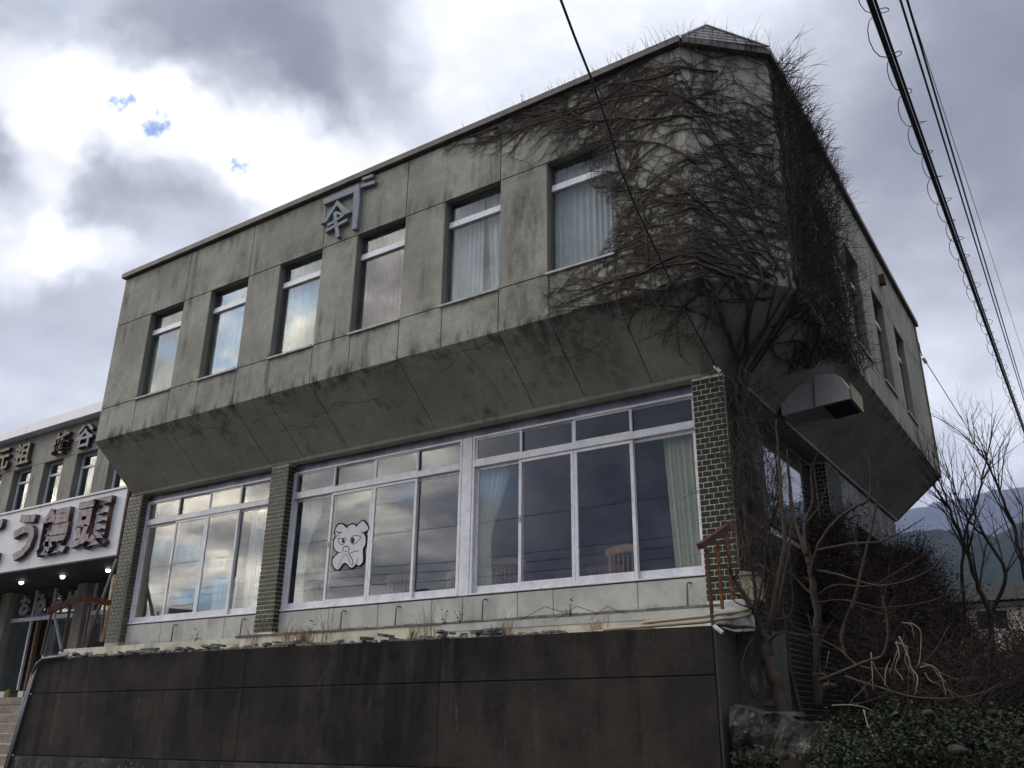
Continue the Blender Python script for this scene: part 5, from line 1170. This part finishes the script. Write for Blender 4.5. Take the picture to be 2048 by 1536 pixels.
leafy('green_bush', 'glossy dark green bush at the bottom beside the rough concrete footing', -1.95, 8.0, -.75, .5, .7, .85, 9000, .019, 'leaf2')
leafy('green_bush', 'dark green bush right of the glossy one, bottom of the bank', -1.15, 8.3, -.6, .7, .8, .85, 9000, .019, 'leaf')
leafy('green_bush', 'dark green bush at the bottom right picture corner', -.35, 7.6, -.8, .7, .8, .85, 8000, .019, 'leaf')
leafy('green_bush', 'low green bush at the foot of the bare forked tree', -1.7, 9.3, -.15, .8, .7, .4, 6500, .02, 'leaf')
leafy('green_bush', 'green bush on the bank below the long pale drooping branch', -.7, 9.6, -.1, .9, .8, .45, 6500, .02, 'leaf2')
leafy('small_plant', 'small dark leafy plant growing on the rough concrete footing', -2.92, 8.28, -.55, .22, .14, .5, 420, .03, 'leaf', 'plant', None)
# rubble on the bank
for k, (x, y, Y, s, lab) in enumerate(((1912, 1500, 7.6, .07, 'pale broken stone lowest on the bank at the bottom right'), (1855, 1425, 7.9, .05, 'pale stone half hidden in the green bushes'), (1985, 1425, 7.9, .04, 'small pale stone right of the bushes'), (1658, 1372, 8.9, .06, 'grey stone at the foot of the forked tree'))):
    p = onY(x, y, Y); bm = bmesh.new(); bmesh.ops.create_icosphere(bm, subdivisions=2, radius=s)
    for v in bm.verts: v.co *= 1 + .45 * mn.noise(v.co * 9 + Vector((k * 7, 0, 0))); v.co.z *= .6
    me = bpy.data.meshes.new('stone'); bm.to_mesh(me); bm.free(); me.materials.append(M['darkwall_base']); o = put('stone', me, None, p, label=lab, category='stone', group='stones on the bank')
# undergrowth litter
lit = MB()
for _ in range(9000):
    x = rnd.uniform(-2.0, 1.2); y = rnd.uniform(6.3, 16); lit.leaf((x, y, terrain(x, y) + rnd.uniform(0, .1)), rnd.uniform(.02, .05), rnd)
build('leaf_litter', lit, 'dead_leaf', kind='stuff')

def rec(mb, p, d, ln_, r, depth, maxd, spread=.5, up=.25):
    n = 5; pts = [p]
    for i in range(n):
        d = (d + Vector((rnd.uniform(-1, 1), rnd.uniform(-1, 1), rnd.uniform(-1, 1))) * .09 + Vector((0, 0, up * .08))).normalized(); pts.append(pts[-1] + d * ln_ / n)
    mb.tube(pts, [r * (1 - .45 * i / n) for i in range(n + 1)], 5 if depth < 2 else 3, False)
    if depth >= maxd: return
    for k in range(rnd.choice((2, 2, 3))):
        i = rnd.choice((2, 3, 4, 5)); a = Vector((rnd.uniform(-1, 1), rnd.uniform(-1, 1), rnd.uniform(-.2, .7))).normalized()
        rec(mb, pts[i], (d + a * spread * 1.3).normalized(), ln_ * rnd.uniform(.55, .8), r * .52, depth + 1, maxd, spread, up)
def catmull(Q, k_=4):
    out = []
    for i in range(len(Q) - 1):
        p0, p1, p2, p3 = Q[max(i - 1, 0)], Q[i], Q[i + 1], Q[min(i + 2, len(Q) - 1)]
        for k in range(k_):
            t = k / k_; out.append(.5 * ((2 * p1) + (p2 - p0) * t + (2 * p0 - 5 * p1 + 4 * p2 - p3) * t * t + (3 * p1 - p0 - 3 * p2 + p3) * t ** 3) + Vector((rnd.uniform(-1, 1), 0, rnd.uniform(-1, 1))) * .02)
    return out + [Q[-1]]
def bare_tree(label, base, trunk_pts, r, maxd=4):
    t = thing('bare_tree', label, 'tree', tuple(base), 'bare trees against the far hills'); tb = MB(); sm_ = catmull(trunk_pts); tb.tube(sm_, [r * (1 - .75 * i / (len(sm_) - 1)) for i in range(len(sm_))], 7)
    build('trunk', tb, 'dark_twig', t, smooth=True); mb = MB(); n = len(trunk_pts)
    for i in range(2, n):
        for k in range(3):
            d = (Vector(trunk_pts[i]) - Vector(trunk_pts[i - 1])).normalized() + Vector((rnd.uniform(-1, 1), rnd.uniform(-1, 1), rnd.uniform(0, .6))) * .6
            rec(mb, Vector(trunk_pts[i]), d.normalized(), (1.1 - .08 * i), r * .38 * (1 - .5 * i / n), 1, maxd)
    build('branches', mb, 'dark_twig', t, kind='stuff')
def pxp(L_): return [onY(x, y, Y) for x, y, Y in L_]
bare_tree('bare tree in front of the white house, forked low with twigs against the hill', onY(1985, 1330, 17), pxp([(1987, 1380, 17), (1982, 1240, 17), (1960, 1180, 17), (1935, 1110, 17), (1922, 1070, 17), (1900, 1020, 17), (1880, 965, 17)]), .055, 3)
bare_tree('bare tree leaning left, second from the right edge, twigs up to the wire', onY(1990, 1330, 17.4), pxp([(1990, 1360, 17.4), (1984, 1240, 17.4), (2010, 1150, 17.4), (1975, 1080, 17.4), (1945, 1050, 17.4), (1915, 1000, 17.4), (1900, 960, 17.4)]), .04, 3)
bare_tree('tall bare tree rising highest above the far ridge', onY(1930, 1240, 18.5), pxp([(1935, 1340, 18.5), (1925, 1160, 18.5), (1930, 1070, 18.5), (1950, 1010, 18.5), (1965, 960, 18.5), (1972, 920, 18.5), (1982, 880, 18.5)]), .035, 2)
bare_tree('bare tree at the right picture edge crossing the wire', onY(2060, 1250, 16), pxp([(2075, 1340, 16), (2070, 1240, 16), (2045, 1130, 16), (2025, 1050, 16), (2000, 985, 16), (1975, 925, 16), (1950, 890, 16)]), .04, 3)

# ------------------------------------------------------------------ distant house
hs = thing('distant_house', 'small cream walled house with dark hipped roof behind the bare trees on the right', 'house', (-3, 38, 3))
build('wall', MB().box(-4.6, -.5, 36.2, 41, 2.4, 4.35), 'house_wall', hs)
build('roof', MB().hexa([(-5.1, 35.6, 4.33), (0, 35.6, 4.33), (0, 41.6, 4.33), (-5.1, 41.6, 4.33), (-3.9, 37.6, 5.15), (-1.2, 37.6, 5.15), (-1.2, 39.6, 5.15), (-3.9, 39.6, 5.15)]), 'roof_tile', hs)
w = build('window', MB().box(-4.1, -3.0, 36.14, 36.19, 3.35, 4.1), 'alu', hs); build('pane', MB().box(-4.03, -3.55, 36.12, 36.135, 3.42, 4.03).box(-3.5, -3.07, 36.12, 36.135, 3.42, 4.03), 'dark_hole', w)
build('eave_band', MB().box(-4.7, -.4, 36.0, 36.1, 4.18, 4.30), 'white_metal', hs)

# ------------------------------------------------------------------ grasses on the terrace
def tuft(x, y, z, n, h, mt, label, lean=.35, cat='dry grass', group='dry grass tufts on the terrace edge'):
    mb = MB()
    for _ in range(n):
        a = rnd.uniform(0, 6.3); d = Vector((math.cos(a) * lean * rnd.random(), math.sin(a) * lean * .6 * rnd.random(), 1)).normalized(); hh = h * rnd.uniform(.4, 1)
        p = Vector((x + rnd.gauss(0, .05), y + rnd.gauss(0, .03), z)); pts = [p]
        for k in range(5): d = (d + Vector((d.x, d.y, -.25)) * .22).normalized(); pts.append(pts[-1] + d * hh / 5)
        mb.tube(pts, [.0038, .0036, .0032, .0028, .002, .001], 3, False)
    build('grass_tuft', mb, mt, None, label=label, category=cat, group=group)
def gx(px): return onY(px, 1275, 8.75).x
for (px, n, h, mt, lab) in ((590, 110, .34, 'straw', 'largest reddish dry grass tuft below the dog drawing'), (565, 30, .5, 'straw', 'tall thin dry stalks just right of the middle pillar'), (655, 16, .62, 'straw', 'upright dry stalks under the dog drawing'), (632, 12, .3, 'straw', 'small dry tuft right of the largest one'),
                            (845, 34, .2, 'greengrass', 'short olive green grass tuft under the left window pair end'), (878, 14, .5, 'straw', 'tall thin stalks right of the olive green tuft'), (1003, 34, .34, 'straw', 'leaning dry grass tuft under the thick window post'), (965, 16, .22, 'straw', 'small dry tuft left of the leaning one'),
                            (500, 14, .42, 'straw', 'thin dry stalks left of the middle pillar'), (390, 18, .12, 'straw', 'low dry tuft under the left window'), (470, 24, .14, 'straw', 'low dry tuft near the foot of the middle pillar'), (230, 20, .12, 'straw', 'low dry tuft at the foot of the left pillar'),
                            (1180, 10, .18, 'straw', 'thin dry sprigs under the centre of the right window'), (1215, 12, .2, 'straw', 'dry sprigs right of centre on the terrace edge'), (1290, 10, .14, 'straw', 'small dry sprigs near the right railing')):
    tuft(gx(px), 8.75 + rnd.uniform(-.2, .2), .985, n, h, mt, lab)
wd_ = MB()
for (px, py) in ((630, 1235), (925, 1205), (895, 1215), (1145, 1225), (400, 1255)):
    p = onY(px, py, 9.15)
    for _ in range(5): free_twig((p.x, 9.1, 1.2), (rnd.uniform(-.5, .5), -.1, 1), rnd.uniform(.1, .25), .004, .04, .4, wd_)
    for _ in range(8): wd_.leaf((p.x + rnd.uniform(-.06, .06), 9.1, 1.22 + rnd.uniform(0, .2)), .02, rnd)
for (a, b) in ((1040, 1140), (1180, 1250), (1110, 1200)):
    pa, pb = onY(a, 1240, 9.0), onY(b, 1228, 9.0); wd_.tube([pa, (pa + pb) / 2 + Vector((0, 0, .12)), pb], .004, 3)
build('withered_weeds', wd_, 'dark_twig', None, label='withered dark weeds and runners along the foot of the plinth', category='weeds')

# ------------------------------------------------------------------ cables
def cable(name, pts, r, label, mt='cable', parent=None, sag=0, n=24, group=None):
    P3 = [Vector(p) for p in pts]; out = []
    for i in range(len(P3) - 1):
        for k in range(n): 
            t = k / n; q = P3[i].lerp(P3[i + 1], t); q.z -= sag * 4 * t * (1 - t); out.append(q)
    out.append(P3[-1]); mb = MB().tube(out, r, 5)
    if parent is not None: return build(name, mb, mt, parent, smooth=True), out
    return build(name, mb, mt, None, smooth=True, label=label, category='cable', **({'group': group} if group else {})), out
def onR(x, y, d): return ray(x, y).normalized() * d
cab = [onR(1122, 0, 6.0), onR(1150, 75, 6.3), onR(1180, 150, 6.65), onR(1215, 250, 7.1), onR(1240, 335, 7.6), onR(1272, 415, 8.15), onR(1312, 500, 8.8), onR(1360, 602, 9.5), onR(1400, 676, 10.1), onR(1434, 736, 10.75)]
pre = cab[0] + (cab[0] - cab[1]) * 12 + Vector((0, 0, -.2))
cable('service_cable', [pre] + cab, .0095, 'single black service cable running down to the corner pillar across the vine', n=6)
ins = thing('cable_anchor', 'small white insulator where the service cable meets the corner pillar', 'insulator', tuple(cab[-1])); build('insulator', MB().tube([cab[-1] + Vector((-.03, 0, .03)), cab[-1] + Vector((.03, .02, -.05))], .022, 8), 'porcelain', ins)
build('hook', MB().tube([cab[-1], cab[-1] + Vector((0, .12, .02))], .008, 5), 'cable', ins)
# hung bundle with spiral hanger
a, b = onR(1742, 0, 9.0), onR(2050, 866, 30.0); ext = a + (a - b) * .6; far_ = b + (b - a) * 1.2
bun = thing('cable_bundle', 'thick overhead cable bundle wrapped in a loose spiral hanger, upper right', 'cable', tuple(a))
cable('messenger', [ext, a, b, far_], .016, '', parent=bun, n=10); cable('cable', [v + Vector((.035, 0, -.045)) for v in (ext, a, b, far_)], .014, '', parent=bun, n=10); cable('cable', [v + Vector((-.012, 0, -.06)) for v in (ext, a, b, far_)], .018, '', parent=bun, n=10)
sp = MB(); u = (b - a).normalized(); s_ = u.cross(Vector((0, 0, 1))).normalized(); t_ = s_.cross(u); tot = (b - a).length * 1.3; pitch = .72; pts = []; st_ = a - u * 2
N_ = int(tot / pitch * 14)
for i in range(N_):
    l = i / 14 * pitch; ph = i / 14 * 2 * math.pi; rr2 = .098 + .025 * math.sin(ph * .37); pts.append(st_ + u * (l + .06 * math.sin(ph * 2)) + s_ * math.cos(ph) * rr2 + t_ * (math.sin(ph) * rr2 - .04))
build('spiral_hanger', sp.tube(pts, .005, 4), 'cable', bun, smooth=True)
a2, b2 = onR(1801, 0, 10), onR(2048, 800, 32)
GC = 'overhead wires upper right'
for k, (dx, r, lab) in enumerate(((0, .012, 'left strand of the close pair of wires right of the spiral bundle'), (.055, .012, 'right strand of the close pair of wires right of the spiral bundle'))):
    v = Vector((dx, 0, 0)); cable('overhead_wire', [a2 + (a2 - b2) * .5 + v, a2 + v, b2 + v, b2 + (b2 - a2) + v], r, lab, n=10, group=GC)
a3, b3 = onR(1815, 0, 10.5), onR(2048, 712, 33)
cable('overhead_wire', [a3 + (a3 - b3) * .5, a3, b3, b3 + (b3 - a3)], .0048, 'thinnest overhead wire, rightmost of the group', n=10, group=GC)
s1, s2 = onX(1850, 722, XR_ + .02), onR(2060, 1035, 33)
s1 = onR(1852, 724, 20.8); cable('service_wire', [s1, onR(1950, 880, 24), s2], .009, 'thin wire dropping from the far corner of the building to the right', n=12)
fa = thing('wall_bracket', 'cream insulator and looped wire on the far rear corner of the building', 'insulator', tuple(s1))
build('insulator', MB().tube([onR(1846, 716, 20.8), onR(1853, 727, 20.8)], .035, 6), 'pipe_cream', fa); build('loop_wire', MB().tube([onR(1832, 678, 20.6), onR(1838, 688, 20.6), onR(1840, 700, 20.7), onR(1844, 712, 20.8)], .012, 5), 'cable', fa)
# street wires and poles across the road, seen mirrored in the glass
GW = 'street wires mirrored in the ground floor glass'
for k, (z, y) in enumerate(((6.55, -9), (6.2, -9.0), (5.8, -9.0), (8.0, -9))):
    cable('street_wire', [(-60, y, z + .3), (-30, y, z), (0, y, z + .2), (30, y, z)], .014, ('topmost' if k == 3 else 'upper' if k == 0 else 'middle' if k == 1 else 'lower') + ' street wire across the road', sag=.3, n=14, group=GW)
for x, lab in ((-52, 'concrete utility pole across the road on the left'), (0, 'concrete utility pole across the road behind the viewer')):
    pl = thing('utility_pole', lab, 'utility pole', (x, -9.1, -1.7)); build('pole', MB().tube([(x, -9.1, -1.7), (x, -9.1, 10.2)], [.17, .1], 10), 'pale_concrete', pl, smooth=True); build('crossarm', MB().box(x - .05, x + .05, -9.9, -8.3, 9.45, 9.55), 'pipe_grey', pl)

# ------------------------------------------------------------------ haze between here and the hills
hz = bpy.data.materials.new('haze'); hz.use_nodes = True; nt = hz.node_tree; nt.nodes.clear()
ho = nt.nodes.new('ShaderNodeOutputMaterial'); pv = nt.nodes.new('ShaderNodeVolumePrincipled'); nt.links.new(pv.outputs[0], ho.inputs['Volume'])
pv.inputs['Color'].default_value = (.55, .65, 1, 1); pv.inputs['Density'].default_value = .00022; pv.inputs['Anisotropy'].default_value = .0
build('haze', MB().box(-3100, 3100, -3100, 3100, -12, 720), hz, kind='stuff')
scene.cycles.volume_bounces = 0
